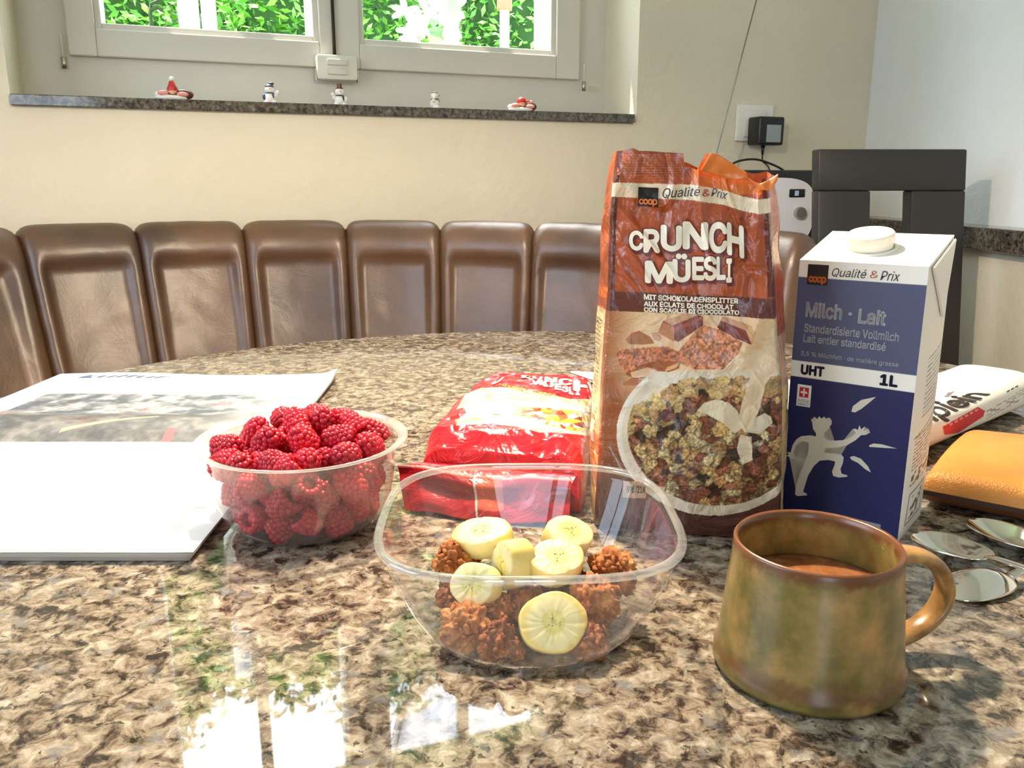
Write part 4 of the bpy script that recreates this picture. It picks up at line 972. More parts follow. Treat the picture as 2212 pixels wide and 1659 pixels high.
    r2 = ((X - 1552) / 196) ** 2 + ((Y - 928) / 158) ** 2; top_ = 812 + 60 * np.clip((1480 - X) / 110, 0, 1) + 6 * hashn(X, Y, 9, 2); kk = (r2 < 1) & (Y > top_)
    cereal_art(X, Y, C_, kk, 21, 300)
    k3 = kk & (Y < top_ + 40) & (hashn(X, Y, 14, 8) > -.5); C_[k3] = C_[k3] * .4 + np.array([228, 190, 120.]) * .6 * (1 + .15 * hashn(X[k3], Y[k3], 3, 3))[:, None]
    pol([(1686, 656), (1672, 700), (1640, 760), (1612, 830), (1600, 870), (1594, 900), (1606, 930), (1618, 928), (1640, 880), (1652, 830), (1690, 770), (1692, 660)], (232, 206, 170))
    pol([(1506, 880), (1520, 866), (1545, 858), (1572, 864), (1592, 884), (1604, 920), (1586, 932), (1560, 908), (1536, 896)], (228, 212, 178))
    pol([(1612, 930), (1628, 900), (1650, 890), (1664, 898), (1668, 912), (1640, 934)], (214, 200, 170)); pol([(1598, 935), (1622, 940), (1624, 990), (1602, 1000), (1590, 965)], (222, 206, 174))
    k = (Y > 1085) & (r_ >= 1); C_[k] = [86, 48, 38]
    pol([(1346, 1034), (1396, 1036), (1396, 1072), (1346, 1070)], (196, 160, 124)); pol([(1396, 1042), (1436, 1046), (1436, 1062), (1398, 1058)], (214, 190, 160))
    return C_
M_bagp = attr_mat('printed_foil', .30, spec=.5, Coat_Weight=.35, Coat_Roughness=.12)
_nz = noise_n(M_bagp, coord(M_bagp), 34, 4, .55, 1.2); bump(M_bagp, _nz.outputs[0], .55, .010)
NU, NV = 300, 560
us = np.linspace(0, 1, NU); vv = []; LZ = []
for j in range(NV):
    v_ = j / (NV - 1)
    for u in us:
        l0 = LL(0.2) + (LR(0.2) - LL(0.2)) * u; zt_ = float(np.interp(l0, _tl, _tz)); z = .0015 + (zt_ - .0015) * v_
        l = LL(z) + (LR(z) - LL(z)) * u; LZ.append((l, z)); vv.append(fsurf(l, z))
idx = np.arange(NU * NV).reshape(NV, NU); fc = np.stack([idx[:-1, :-1].ravel(), idx[:-1, 1:].ravel(), idx[1:, 1:].ravel(), idx[1:, :-1].ravel()], 1).tolist()
bf = py_obj('front_panel', vv, fc, M_bagp, bag); LZ = np.array(LZ); put_colors(bf.data, bag_front_col(LZ[:, 0], LZ[:, 1]))
# side gussets and back
def edgeF(z, side):
    zt_ = float(np.interp(LL(.2) if side < 0 else LR(.2), _tl, _tz)); return min(z, zt_)
def backp(z, side):
    dp = .068 - .030 * max(0, z - .12) / .13; l = (LL(z) + .004 if side < 0 else LR(z) + .003); p_ = FB.a + FB.t * l - FB.n * dp; return Vector((p_.x, p_.y, T + z)) - BO
def side_panel(nm, side, ztop_b, colf):
    def fn(u, v):
        z = .0015 + v * .0 ; zf_t = float(np.interp(LL(.2) if side < 0 else LR(.2), _tl, _tz)); z = .0015 + v * ((zf_t - .0015) * (1 - u) + (ztop_b - .0015) * u)
        F_ = fsurf(LL(z) if side < 0 else LR(z), z); B_ = backp(z, side); 
        bul = (.0085 if side < 0 else .0065) * math.sin(PI * u) * (1 - .55 * max(0, z - .18) / .07) * (.55 + .45 * min(1, z / .04))
        bul += .0018 * noise.noise(Vector((u * 4, z * 40, 3 + side))) * math.sin(PI * u) ** .5 + .0030 * noise.noise(Vector((u * 2, z * 16, 5 + side))) * math.sin(PI * u)
        return F_ * (1 - u) + B_ * u + FB.t * (side * bul)
    return grid_mesh(nm, 40, 260, fn, colf, M_bagp, bag)
def lcol(U, V):
    C_ = np.full((len(U), 3), [226., 206., 150.]); C_[V > .60] = [176, 84, 44]; C_[(V > .63) & (V < .66)] = [214, 110, 50]; C_[V < .30] = [206, 160, 90]
    k = (V > .10) & (V < .57) & ((V * 90) % 1 < .45) & (hashn(U * 60, V * 400, 1, 3) > -.2) & (U > .12) & (U < .85); C_[k] = [96, 66, 44]; k = (hashn(U * 10, V * 60, 1, 9) > .55) & (V < .6); C_[k] = [244, 232, 200]; return C_
def rcol(U, V):
    C_ = np.full((len(U), 3), [190., 84., 48.]); C_[V > .90] = [206, 120, 96]; k = (V > .90) & ((V * 260) % 1 < .5); C_[k] = [170, 70, 50]
    C_[V < .58] = [226, 170, 140]; C_[V < .44] = [232, 196, 130]; k = (V < .40) & (V > .06) & ((V * 95) % 1 < .5) & (hashn(U * 60, V * 400, 1, 4) > -.2) & (U > .12) & (U < .9); C_[k] = [104, 70, 48]; C_[V < .05] = [120, 74, 50]; return C_
side_panel('side_gusset', -1, .251, lcol); side_panel('side_gusset', 1, .243, rcol)
def backf(u, v):
    zt_ = .251 + (.243 - .251) * u + .002 * math.sin(u * 19); z = .0015 + v * (zt_ - .0015); return backp(z, -1) * (1 - u) + backp(z, 1) * u - FB.n * (.005 * math.sin(PI * u) + .002 * noise.noise(Vector((u * 8, z * 40, 1))))
M_foil = mat('brown_foil_back', rgb(172, 84, 44), .32, Coat_Weight=.3); grid_mesh('back_panel', 50, 90, backf, None, M_foil, bag)
bmf = bmesh.new(); q4 = [fsurf(LL(.0015), .0015), fsurf(LR(.0015), .0015), backp(.0015, 1), backp(.0015, -1)]; bmf.faces.new([bmf.verts.new(p_) for p_ in q4]); bm_obj('base_panel', bmf, M_foil, bag, False)
# torn flaps at the mouth
M_flap = mat('torn_foil', rgb(226, 124, 52), .35, Coat_Weight=.3, Transmission_Weight=0.0)  # foil orange with the lamp's glow painted in
def flap(nm, pts, tilt):
    ls = [FB.lz(x, y) for x, y in pts]; lo_z = min(z for _, z in ls)
    bm = bmesh.new(); a = [bm.verts.new(FB_at(l, z, .0012 + tilt * (z - lo_z))) for l, z in ls]; f = bm.faces.new(a); bmesh.ops.triangulate(bm, faces=[f])
    for _ in range(3): bmesh.ops.subdivide_edges(bm, edges=list(bm.edges), cuts=1, use_grid_fill=True)
    for v_ in bm.verts: v_.co += FB.n * .0012 * noise.noise(v_.co * 180)
    o = bm_obj(nm, bm, M_flap, bag); md_ = o.modifiers.new('thickness', 'SOLIDIFY'); md_.thickness = .0004; return o
def FB_at(l, z, off): p_ = FB.a + FB.t * l + FB.n * (off + fold(l, z)); return Vector((p_.x, p_.y, T + z)) - BO
flap('torn_flap', [(1512, 368), (1534, 331), (1548, 333), (1612, 372), (1616, 386), (1580, 388), (1540, 378)], .15)
flap('torn_flap', [(1612, 384), (1640, 398), (1662, 388), (1680, 376), (1676, 392), (1662, 412), (1640, 410)], .1)
bp = bmesh.new()
# lettering on the front
def on_bag(x, y, off=.0007): l, z = FB.lz(x, y); return fsurf(l, z, off)
M_cream = mat('cream_ink', rgb(252, 240, 216), .35); M_dkred = mat('dark_red_ink', rgb(112, 34, 26), .35); M_blk = mat('black_ink', rgb(28, 24, 24), .4); M_orange = mat('orange_ink', rgb(236, 130, 70), .4); M_redamp = mat('red_ink', rgb(190, 92, 62), .4)
letters = [('C', 1359, 541, 1390, 498, -2), ('R', 1390, 545, 1426, 494, 0), ('U', 1427, 543, 1473, 487, -4), ('N', 1474, 539, 1529, 479, -3), ('C', 1530, 545, 1570, 478, 2), ('H', 1569, 558, 1606, 488, -16),
           ('M', 1393, 611, 1453, 563, -3), ('Ü', 1452, 608, 1491, 547, -3), ('E', 1494, 603, 1520, 553, 0), ('S', 1518, 604, 1547, 551, 1), ('L', 1546, 602, 1566, 552, 1), ('I', 1567, 608, 1579, 556, 1)]
for ch_, x0_, y1_, x1_, y0_, sk in letters:
    g = glyphs(ch_, .032, 0, True)
    for (ox, oy, ex, m_, off, nm) in ((4.5, 5.5, 2.5, M_dkred, .0005, 'letter_shadow'), (0, 0, 2.2, M_dkred, .0007, 'letter_outline'), (0, 0, 0, M_cream, .0010, 'letter')):
        gg = glyphs(ch_, .034 + (.02 if ex else 0), 0, True)
        q = ((x0_ - ex + ox, y1_ + ex + oy + sk * .6), (x1_ + ex + ox, y1_ + ex + oy), (x1_ + ex + ox, y0_ - ex + oy), (x0_ - ex + ox, y0_ - ex + oy + sk * .6))
        decal(nm, gg, q, lambda x, y, off=off: on_bag(x, y, off), m_, bf, 5)
for s_, x0_, y0_, x1_, y1_, dy in (('MIT SCHOKOLADENSPLITTER', 1391, 633, 1593, 645, 9), ('AUX ÉCLATS DE CHOCOLAT', 1391, 645, 1583, 659, 8), ('CON SCAGLIE DI CIOCCOLATO', 1391, 661, 1595, 671, 7)):
    decal('subtitle', glyphs(s_, .035), ((x0_, y1_), (x1_, y1_ + dy), (x1_, y0_ + dy), (x0_, y0_)), lambda x, y: on_bag(x, y, .0006), M_cream, bf, 6)
lg = decal('logo_square', SQ, ((1378, 445), (1422, 448), (1422, 406), (1379, 404)), lambda x, y: on_bag(x, y, .0006), M_blk, bf, 4)
decal('logo_text', glyphs('coop', .03, 0, True, .9), ((1380, 445), (1420, 447), (1420, 430), (1380, 429)), lambda x, y: on_bag(x, y, .0009), M_orange, lg, 4)
decal('brand_line', glyphs('Qualité', .0, .25), ((1431, 430), (1511, 424), (1511, 403), (1431, 406)), lambda x, y: on_bag(x, y, .0006), M_blk, bf, 5)
decal('brand_line', glyphs('&', .01, .1), ((1517, 424), (1533, 425), (1533, 409), (1517, 408)), lambda x, y: on_bag(x, y, .0006), M_redamp, bf, 5)
decal('brand_line', glyphs('Prix', .0, .25), ((1537, 424), (1570, 431), (1572, 412), (1538, 405)), lambda x, y: on_bag(x, y, .0006), M_blk, bf, 5)
decal('date_stamp', glyphs('896 /21A', .02), ((1354, 1060), (1394, 1062), (1394, 1044), (1354, 1043)), lambda x, y: on_bag(x, y, .0006), M_blk, bf, 6)
decal('serving_note', glyphs('Serviervorschlag', .0), ((1319, 960), (1346, 1010), (1342, 1013), (1315, 963)), lambda x, y: on_bag(x, y, .0006), M_cream, bf, 6)

# ------------------------------------------------------------------ milk carton
FL_, FR_ = (.1955, .570), (.2590, .5200); FC = Plane(FL_, FR_)
Wc = (FC.b - FC.a).length; Dc = .0640
mk = thing('milk_carton', 'blue and white milk carton with a round white cap, right of the tall bag', 'milk carton', tuple(FC.a)); mk.rotation_euler = (0, 0, math.atan2(FC.t.y, FC.t.x))
# local: x along the front, y into the depth, z up ; origin front-left-bottom
H0, H1 = .185, .2015
def cbox(x, y, z): return Vector((x, y, z))
def blend_surface(nm, corners, nu, nv, m, colfn, bulge, nrm):
    a, b, c, d = corners
    def fn(u, v):
        p_ = (a * (1 - u) + b * u) * (1 - v) + (d * (1 - u) + c * u) * v
        return p_ + nrm * (bulge * (16 * u * (1 - u) * v * (1 - v)) ** .7)
    return grid_mesh(nm, nu, nv, fn, colfn, m, mk)
M_card = attr_mat('printed_carton', .38, spec=.4)
navy = np.array([34, 37, 84.]); slate = np.array([80, 84, 114.]); wht = np.array([244, 238, 226.])
def front_c(U, V):
    C_ = np.full((len(U), 3), navy); v_ = 1 - V
    C_[(v_ < .436)] = slate; C_[(v_ > .375) & (v_ < .437)] = wht; C_[v_ < .062] = wht
    C_[(v_ > .975) & (U < .8) ] = navy; C_[(v_ > .945) & (v_ < .962) & (U > .60) & (U < .86)] = [150, 146, 160]; return C_
cf_ = blend_surface('front_panel', [cbox(0, 0, 0), cbox(Wc, 0, 0), cbox(Wc, 0, H0), cbox(0, 0, H0)], 60, 330, M_card, front_c, 0.0, Vector((0, -1, 0)))
def side_c(U, V):
    C_ = np.full((len(U), 3), wht); v_ = 1 - V
    k = (v_ > .33) & (v_ < .56) & (((v_ * 62) % 1) < .38) & (U > .25) & (U < .85) & (hashn(U * 40, v_ * 300, 1, 2) > -.4); C_[k] = [150, 150, 158]
    k = (np.abs(v_ - .60 + .04 * (U - .5)) < .0025) & (U > .1); C_[k] = [90, 88, 94]
    k = (v_ > .615) & (v_ < .745) & (((v_ * 75) % 1) < .45) & (U > .14) & (U < .88) & (hashn(U * 30, v_ * 300, 1, 6) > -.35); C_[k] = [120, 112, 108]
    k = (v_ > .75) & (v_ < .80) & (U > .15) & (U < .85) & (hashn(U * 14, v_ * 90, 1, 3) > -.1); C_[k] = [110, 92, 76]
    k = (((np.abs(v_ - .835) < .0025) | (np.abs(v_ - .955) < .0025)) & (U > .2) & (U < .82)) | ((v_ > .835) & (v_ < .955) & ((np.abs(U - .2) < .012) | (np.abs(U - .82) < .012))); C_[k] = [120, 112, 108]
    k = (v_ > .85) & (v_ < .94) & (U > .3) & (U < .72) & (hashn(U * 12, v_ * 70, 1, 8) > .25); C_[k] = [120, 108, 98]
    return C_
cs_ = blend_surface('side_panel', [cbox(Wc, 0, 0), cbox(Wc, Dc, 0), cbox(Wc, Dc, H1), cbox(Wc, 0, H0)], 70, 300, M_card, side_c, .0035, Vector((1, 0, 0)))
blend_surface('side_panel', [cbox(0, Dc, 0), cbox(0, 0, 0), cbox(0, 0, H0), cbox(0, Dc, H1)], 20, 40, M_card, lambda U, V: np.full((len(U), 3), navy), .002, Vector((-1, 0, 0)))
blend_surface('back_panel', [cbox(Wc, Dc, 0), cbox(0, Dc, 0), cbox(0, Dc, H1), cbox(Wc, Dc, H1)], 20, 40, M_card, lambda U, V: np.full((len(U), 3), slate), .002, Vector((0, 1, 0)))
M_cw = mat('carton_white', rgb(244, 238, 226), .38)
bm = bmesh.new(); bm.faces.new([bm.verts.new(c) for c in (cbox(0, 0, H0), cbox(Wc, 0, H0), cbox(Wc, Dc, H1), cbox(0, Dc, H1))])
tp = bm_obj('top_panel', bm, M_cw, mk, False)
bm = bmesh.new(); bm.faces.new([bm.verts.new(c) for c in (cbox(0, 0, .0003), cbox(0, Dc, .0003), cbox(Wc, Dc, .0003), cbox(Wc, 0, .0003))]); bm_obj('base_panel', bm, M_cw, mk, False)
# folded ear on the right side
bm = bmesh.new(); ev = [cbox(Wc + .0006, .004, H0 - .001), cbox(Wc + .0006, Dc - .002, H1 - .002), cbox(Wc + .0034, Dc * .55, H0 - .036)]
a_ = [bm.verts.new(p_) for p_ in ev]; b_ = [bm.verts.new(p_ + Vector((.0016, 0, .0))) for p_ in ev]
bm.faces.new(a_); bm.faces.new(b_[::-1]); 
for i in range(3): bm.faces.new((a_[i], b_[i], b_[(i + 1) % 3], a_[(i + 1) % 3]))
bmesh.ops.recalc_face_normals(bm, faces=bm.faces); bmesh.ops.bevel(bm, geom=list(bm.edges), offset=.0005, segments=2, affect='EDGES'); bm_obj('folded_ear', bm, M_cw, mk, True, 40)
bm = bmesh.new(); cr_ = [cbox(Wc + .004, .004, H0 - .045), cbox(Wc + .005, Dc * .55, H0 - .040)]
tilt = math.atan2(H1 - H0, Dc); capM = Matrix.Translation((Wc * .46, Dc * .46, H0 + (H1 - H0) * .46)) @ Matrix.Rotation(tilt, 4, 'X')
M_cap = mat('white_cap_plastic', rgb(246, 242, 230), .3, spec=.5)
prof = [(.0135, 0), (.0140, .0004), (.0140, .0030), (.0137, .0036), (.0146, .0042), (.0148, .0048), (.0148, .0104), (.0142, .0113), (.0132, .0116), (0, .0116)]
cpo = lathe('cap', prof, M_cap, mk, 72, capM, False, 40)
lathe('cap_flange', [(.0172, .0), (.0172, .0006), (.0165, .0010), (.0150, .0010)], M_cap, cpo, 48, capM)
bm = bmesh.new()
for k in range(60):
    a = 2 * PI * k / 60; bx(bm, (-.0003, -.0003, .0050), (.0003, .0003, .0100), 0, 2, capM @ Matrix.Rotation(a, 4, 'Z') @ Matrix.Translation((.01482, 0, 0)))
bm_obj('grip_ribs', bm, M_cap, cpo, False)
def oc(off):
    def f_(U, v_): return (U * Wc, -off, (1 - v_) * H0)
    return f_
def cdecal(nm, s_, U0, V0, U1, V1, m_, bold=.02, shear=0, par=None, off=.0003, sp=1): return decal(nm, glyphs(s_, bold, shear, True, sp), ((U0, V1), (U1, V1), (U1, V0), (U0, V0)), oc(off), m_, par or cf_)
M_lt = mat('light_grey_ink', rgb(206, 204, 206), .4); M_navy = mat('navy_ink', rgb(26, 30, 60), .4); M_swiss = mat('swiss_red_ink', rgb(206, 36, 44), .4); M_paperw = mat('sticker_white', rgb(246, 242, 238), .4)
lg = decal('logo_square', SQ, ((.075, .088), (.245, .088), (.245, .014), (.075, .014)), oc(.0003), M_blk, cf_)
cdecal('logo_text', 'coop', .088, .056, .235, .086, M_orange, .04, 0, lg, .0005, .9)
cdecal('brand_line', 'Qualité', .275, .022, .545, .055, M_blk, 0, .25); cdecal('brand_line', '&', .575, .024, .635, .050, M_redamp, 0, .1); cdecal('brand_line', 'Prix', .655, .022, .80, .055, M_blk, 0, .25)
cdecal('product_name', 'Milch', .085, .150, .385, .209, M_lt, .03); cdecal('product_name', '·', .435, .176, .465, .188, M_lt, .03); cdecal('product_name', 'Lait', .515, .158, .730, .214, M_lt, .03)
cdecal('description', 'Standardisierte Vollmilch', .085, .232, .84, .264, M_lt, .015); cdecal('description', 'Lait entier standardisé', .085, .272, .75, .302, M_lt, .015)
cdecal('fat_note', '3,5 % Milchfett · de matière grasse', .075, .336, .86, .357, M_lt, .01)
cdecal('treatment_mark', 'UHT', .085, .386, .285, .426, M_navy, .045); cdecal('volume_mark', '1L', .73, .384, .87, .426, M_navy, .04)
bdg = decal('origin_badge', SQ, ((.07, .548), (.19, .548), (.19, .464), (.07, .464)), oc(.0003), M_paperw, cf_)
decal('badge_field', SQ, ((.09, .512), (.17, .512), (.17, .474), (.09, .474)), oc(.0005), M_swiss, bdg)
decal('badge_cross', SQ, ((.123, .508), (.137, .508), (.137, .478), (.123, .478)), oc(.0007), M_paperw, bdg); decal('badge_cross', SQ, ((.102, .497), (.158, .497), (.158, .489), (.102, .489)), oc(.0007), M_paperw, bdg)
cdecal('badge_text', 'SUISSE', .08, .520, .18, .531, M_blk, 0, 0, bdg, .0005); cdecal('badge_text', 'GARANTIE', .08, .534, .18, .544, M_blk, 0, 0, bdg, .0005)
def zc2(pts):   # measured drawing -> face fractions
    out = []
    for x, y in pts:
        xl = 115 - (y - 215) * (100 / 1265.); xr = 735 - (y - 250) * (135 / 1390.); U = (x - xl) / (xr - xl); t0 = 215 + 35 * U; b0 = 1500 + 148 * U; out.append((U, (y - t0) / (b0 - t0)))
    return out
M_fig = mat('pale_figure_ink', rgb(216, 206, 190), .4)
figure = [(187, 1018), (180, 1000), (196, 1004), (198, 984), (212, 996), (222, 982), (234, 994), (248, 984), (256, 994), (274, 988), (270, 1002), (286, 1004), (278, 1016), (286, 1022), (276, 1034), (262, 1056), (244, 1072), (240, 1088), (262, 1102), (300, 1108), (345, 1104), (385, 1086), (404, 1068), (398, 1056), (388, 1048), (402, 1044), (414, 1052), (422, 1026), (430, 1048), (446, 1034), (442, 1054), (466, 1046), (452, 1062), (474, 1064), (452, 1076), (430, 1078), (404, 1104), (360, 1132), (310, 1144), (256, 1146), (244, 1162), (252, 1172), (300, 1174), (334, 1180), (346, 1194), (342, 1224), (330, 1256), (336, 1280), (364, 1288), (364, 1296), (320, 1300), (294, 1292), (288, 1270), (300, 1236), (304, 1216), (270, 1208), (226, 1212), (196, 1240), (166, 1290), (148, 1350), (140, 1376), (160, 1388), (160, 1396), (112, 1400), (98, 1392), (100, 1360), (120, 1290), (150, 1220), (168, 1160), (168, 1120), (142, 1110), (116, 1118), (100, 1140), (90, 1166), (96, 1186), (104, 1202), (92, 1196), (92, 1212), (80, 1200), (70, 1208), (66, 1192), (50, 1186), (66, 1178), (52, 1168), (74, 1168), (84, 1130), (104, 1100), (130, 1084), (180, 1080), (206, 1086), (206, 1070), (190, 1046)]
poly_decal('running_figure', zc2(figure), oc(.0003), M_fig, cf_)
for pts in ([(382, 958), (390, 930), (430, 898), (500, 882), (470, 910), (430, 944), (400, 962)], [(468, 1130), (490, 1120), (530, 1124), (598, 1144), (540, 1142), (470, 1138)], [(376, 1192), (396, 1186), (430, 1200), (464, 1240), (478, 1272), (450, 1254), (416, 1222), (384, 1206)]):
    poly_decal('motion_streak', zc2(pts), oc(.0003), M_fig, cf_)

# ------------------------------------------------------------------ red cereal bag lying down
M_redf = attr_mat('printed_red_foil', .24, spec=.55, Coat_Weight=.5, Coat_Roughness=.08); _nz = noise_n(M_redf, coord(M_redf), 30, 4, .55, 1.0); bump(M_redf, _nz.outputs[0], .5, .010)
RO = Vector((-.010, .587, T)); rang = math.radians(-9); ru = Vector((math.cos(math.radians(-14)), math.sin(math.radians(-14)), 0)); ra = Vector((.15, .9887, 0)).normalized()
rg = thing('red_cereal_bag', 'shiny red cereal bag lying flat behind the square bowl', 'cereal bag', tuple(RO))
def red_h(t): return float(np.interp(t, [0, .02, .06, .12, .22, .4, .6, .8, .92, 1], [.018, .040, .050, .055, .057, .056, .052, .046, .038, .014]))
def red_w(t): return float(np.interp(t, [0, .04, .15, .5, .85, 1], [.061, .0635, .063, .0600, .058, .058]))
def red_pt(a, t, off=0):
    e = .34; th = PI * (1 - a); c, s_ = math.cos(th), math.sin(th); x = math.copysign(abs(c) ** e, c); zz = abs(s_) ** .42
    h_ = red_h(t); w_ = red_w(t)
    q = Vector((x * 2.2, t * 9, 0)); wr = .0022 * noise.noise(q * 1.3) + .0014 * noise.noise(q * 3.1 + Vector((0, 0, 4)))
    rid = abs(noise.noise(Vector((x * 2 + t * 6, t * 7 - x * 2, 3)))); wr += .0022 * (1 - min(1, rid * 5))
    k = math.exp(-((t - .05) / .07) ** 2); wr += k * .0035 * noise.noise(Vector((x * 3.5, t * 20, 8)))
    y = t * .300 - .006 * math.sin(PI * min(1, zz)) * (t < .03)
    p_ = ru * (x * (w_ + wr * .4)) + ra * y; return Vector((p_.x, p_.y, max(.0008, (h_ + wr) * zz + off)))
NA_, NT_ = 260, 340
vv = [red_pt(i / (NA_ - 1), (j / (NT_ - 1)) ** 1.25) for j in range(NT_) for i in range(NA_)]
def red_colors(P_):
    X, Y = toxy(P_); n_ = len(X); C_ = np.full((n_, 3), [206., 22., 38.])
    def pol(pts, c, tex=0, s=4):
        q = inpoly(X, Y, pts); C_[q] = np.array(c, float)[None] * (1 + (tex * hashn(X[q], Y[q], s, 4) if tex else 0 * X[q]))[:, None]
    pol([(1006, 850), (1040, 838), (1100, 836), (1150, 842), (1190, 852), (1230, 862), (1300, 862), (1300, 950), (1262, 940), (1205, 934), (1165, 934), (1120, 922), (1085, 914), (1000, 917), (985, 920), (992, 905), (1010, 890), (1000, 880), (986, 884)], (246, 226, 176), .05, 12)
    pol([(1000, 876), (1040, 868), (1120, 866), (1300, 880), (1300, 945), (1200, 930), (1110, 912), (1000, 914), (1010, 894)], (252, 244, 226))
    q = (X > 1120) & (X < 1290) & (Y > 880 + 0 * X) & (Y < 932) & (Y > 872 + (X - 1120) * .12) & (Y < 905 + (X - 1120) * .22); d1, d2, i1, rs = vor(X[q], Y[q], 90, 1110, 870, 1300, 940, 3, 1, 2.2)
    pal = np.array([[250, 240, 210], [236, 208, 60], [150, 60, 40], [246, 236, 190], [226, 190, 60], [190, 110, 60], [252, 246, 230]]); C_[q] = pal[rs.randint(0, 7, 90)][i1]
    pol([(984, 906), (1040, 900), (1048, 906), (1000, 912), (984, 912)], (240, 208, 120)); pol([(1102, 860), (1124, 860), (1118, 867), (1108, 867)], (96, 96, 120))
    pol([(1092, 888), (1140, 884), (1160, 886), (1130, 894), (1096, 898), (1060, 896)], (170, 90, 50)); C_[Y > 942] = [214, 20, 36]
    return C_
PW = np.array([(v.x + RO.x, v.y + RO.y, v.z + RO.z) for v in vv]); idx = np.arange(NA_ * NT_).reshape(NT_, NA_)
fc = np.stack([idx[:-1, :-1].ravel(), idx[:-1, 1:].ravel(), idx[1:, 1:].ravel(), idx[1:, :-1].ravel()], 1).tolist()
fc.append(list(idx[0, :])[::-1]); fc.append(list(idx[-1, :]))
rbody = py_obj('body', vv, fc, M_redf, rg); put_colors(rbody.data, red_colors(PW)); rbody.data.set_sharp_from_angle(angle=math.radians(70))
# crimped seal hanging in front
def seal(u, v):
    x = -.066 + .122 * u - .010 * (1 - u) * v; z = .0016 + .0285 * v + .002 * math.sin(u * 9); y = -.030 + .016 * v + .004 * noise.noise(Vector((u * 5, v * 3, 1))) - .004 * math.sin(u * PI)
    p_ = ru * x + ra * y; q = p_ + Vector((0, 0, z + (.0006 if (int(u * 160) % 2 and v > .98) else 0))); return q
def sealc(U, V):
    C_ = np.full((len(U), 3), [168., 22., 34.]); k = (V * 26 % 1 < .45) & (V > .45); C_[k] = [146, 16, 28]; C_[V > .97] = [240, 150, 140]; k = (U > .45) & (U < .62) & (V > .3); C_[k] = [206, 96, 76]; k = np.abs(U - .46) < .006; C_[k] = [226, 206, 196]; return C_
sl_ = grid_mesh('crimped_seal', 321, 40, seal, sealc, M_redf, rg); md_ = sl_.modifiers.new('thickness', 'SOLIDIFY'); md_.thickness = .0006
def web(u, v):   # foil between the seal top and the body
    a = seal(u, .9); t0 = .002; b = red_pt(.12 + .76 * u, t0); b.z = .018 + .012 * v; return a * (1 - v) + Vector((b.x, b.y, .030 + .004 * math.sin(v * PI))) * v
grid_mesh('seal_web', 60, 12, web, lambda U, V: np.full((len(U), 3), [196., 20., 34.]), M_redf, rg)
def back_seal(u, v): p_ = ru * (-.058 + .116 * u) + ra * (.300 + .014 * v); return Vector((p_.x, p_.y, .005 + .004 * v + .0015 * math.sin(u * 12)))
bs_ = grid_mesh('back_seal', 60, 8, back_seal, lambda U, V: np.full((len(U), 3), [206., 40., 52.]), M_redf, rg); md_ = bs_.modifiers.new('thickness', 'SOLIDIFY'); md_.thickness = .0006
# lettering on the lying bag: ray-free mapping through the table-parallel plane at its height
def red_map(x, y, off=.0008):
    d = dirv(x, y)
    for k_ in range(260):
        z = .066 - .00025 * k_; t = (z - .235) / d.z; q = CAMP + d * t; lp = q - RO; tt = lp.x * -ru.y + lp.y * ru.x; det = ra.x * -ru.y + ra.y * ru.x; ty_ = tt / det; xx = (lp - ra * ty_).dot(ru)
        t_ = min(1, max(0, ty_ / .300)); xn = max(-1, min(1, xx / red_w(t_))); c = math.copysign(abs(xn) ** (1 / .34), xn); a_ = 1 - math.acos(max(-1, min(1, c))) / PI; zs_ = red_pt(a_, t_).z
        if z <= zs_ and 0 <= ty_ / .300: break
    return Vector((lp.x, lp.y, z + off))
for ch_, x0_, y1_, x1_, y0_, dy in (('M', 1142, 832, 1172, 819, 2), ('Ü', 1173, 838, 1196, 822, 2), ('E', 1198, 843, 1214, 829, 2), ('S', 1214, 848, 1228, 834, 2), ('L', 1229, 853, 1239, 837, 2), ('I', 1243, 855, 1253, 838, 1),
                           ('R', 1126, 818, 1146, 812, 1), ('U', 1150, 820, 1172, 813, 1), ('N', 1176, 826, 1204, 815, 2), ('C', 1206, 833, 1236, 818, 2), ('H', 1238, 846, 1284, 822, 4)):
    decal('letter', glyphs(ch_, .05), ((x0_, y1_), (x1_, y1_ + dy), (x1_, y0_ + dy), (x0_, y0_)), red_map, M_paperw, rbody, 5)
M_yel = mat('yellow_ink', rgb(240, 200, 90), .4)
decal('subtitle', glyphs('FRÜCHTE & JOGHURT', .03), ((1078, 834), (1200, 858), (1202, 853), (1078, 829)), red_map, M_yel, rbody, 5)
decal('logo_mark', glyphs('J', .06, .3), ((1060, 834), (1084, 826), (1090, 816), (1072, 819)), red_map, M_paperw, rbody, 5)

# ------------------------------------------------------------------ rolled newspaper
NC = Vector((.366, .760, T)); na = Vector((.775, .632, 0)); nb_ = Vector((-.632, .775, 0))
nw = thing('folded_newspaper', 'folded newspaper with bold black masthead and red banner, behind the leather case', 'newspaper', tuple(NC))
def news_pt(a, t):
    th = 2 * PI * a; e = .62; c, s_ = math.cos(th), math.sin(th); w_ = .043; h_ = .0175 + .002 * t
    x = -math.copysign(abs(c) ** e, c) * w_; z = math.copysign(abs(s_) ** e, s_) * h_ + h_ + .001
    z += .0015 * noise.noise(Vector((a * 5, t * 4, 0))) * (s_ > 0)
    p_ = na * (-.085 + .285 * t) + nb_ * (x - .004); return Vector((p_.x, p_.y, max(.0006, z + .002 * t)))
NA_, NT_ = 240, 260; vv = [news_pt(i / NA_, j / (NT_ - 1)) for j in range(NT_) for i in range(NA_)]
fc = [(j * NA_ + i, j * NA_ + (i + 1) % NA_, (j + 1) * NA_ + (i + 1) % NA_, (j + 1) * NA_ + i) for j in range(NT_ - 1) for i in range(NA_)]
fc += [list(range(NA_))[::-1], list(range((NT_ - 1) * NA_, NT_ * NA_))]
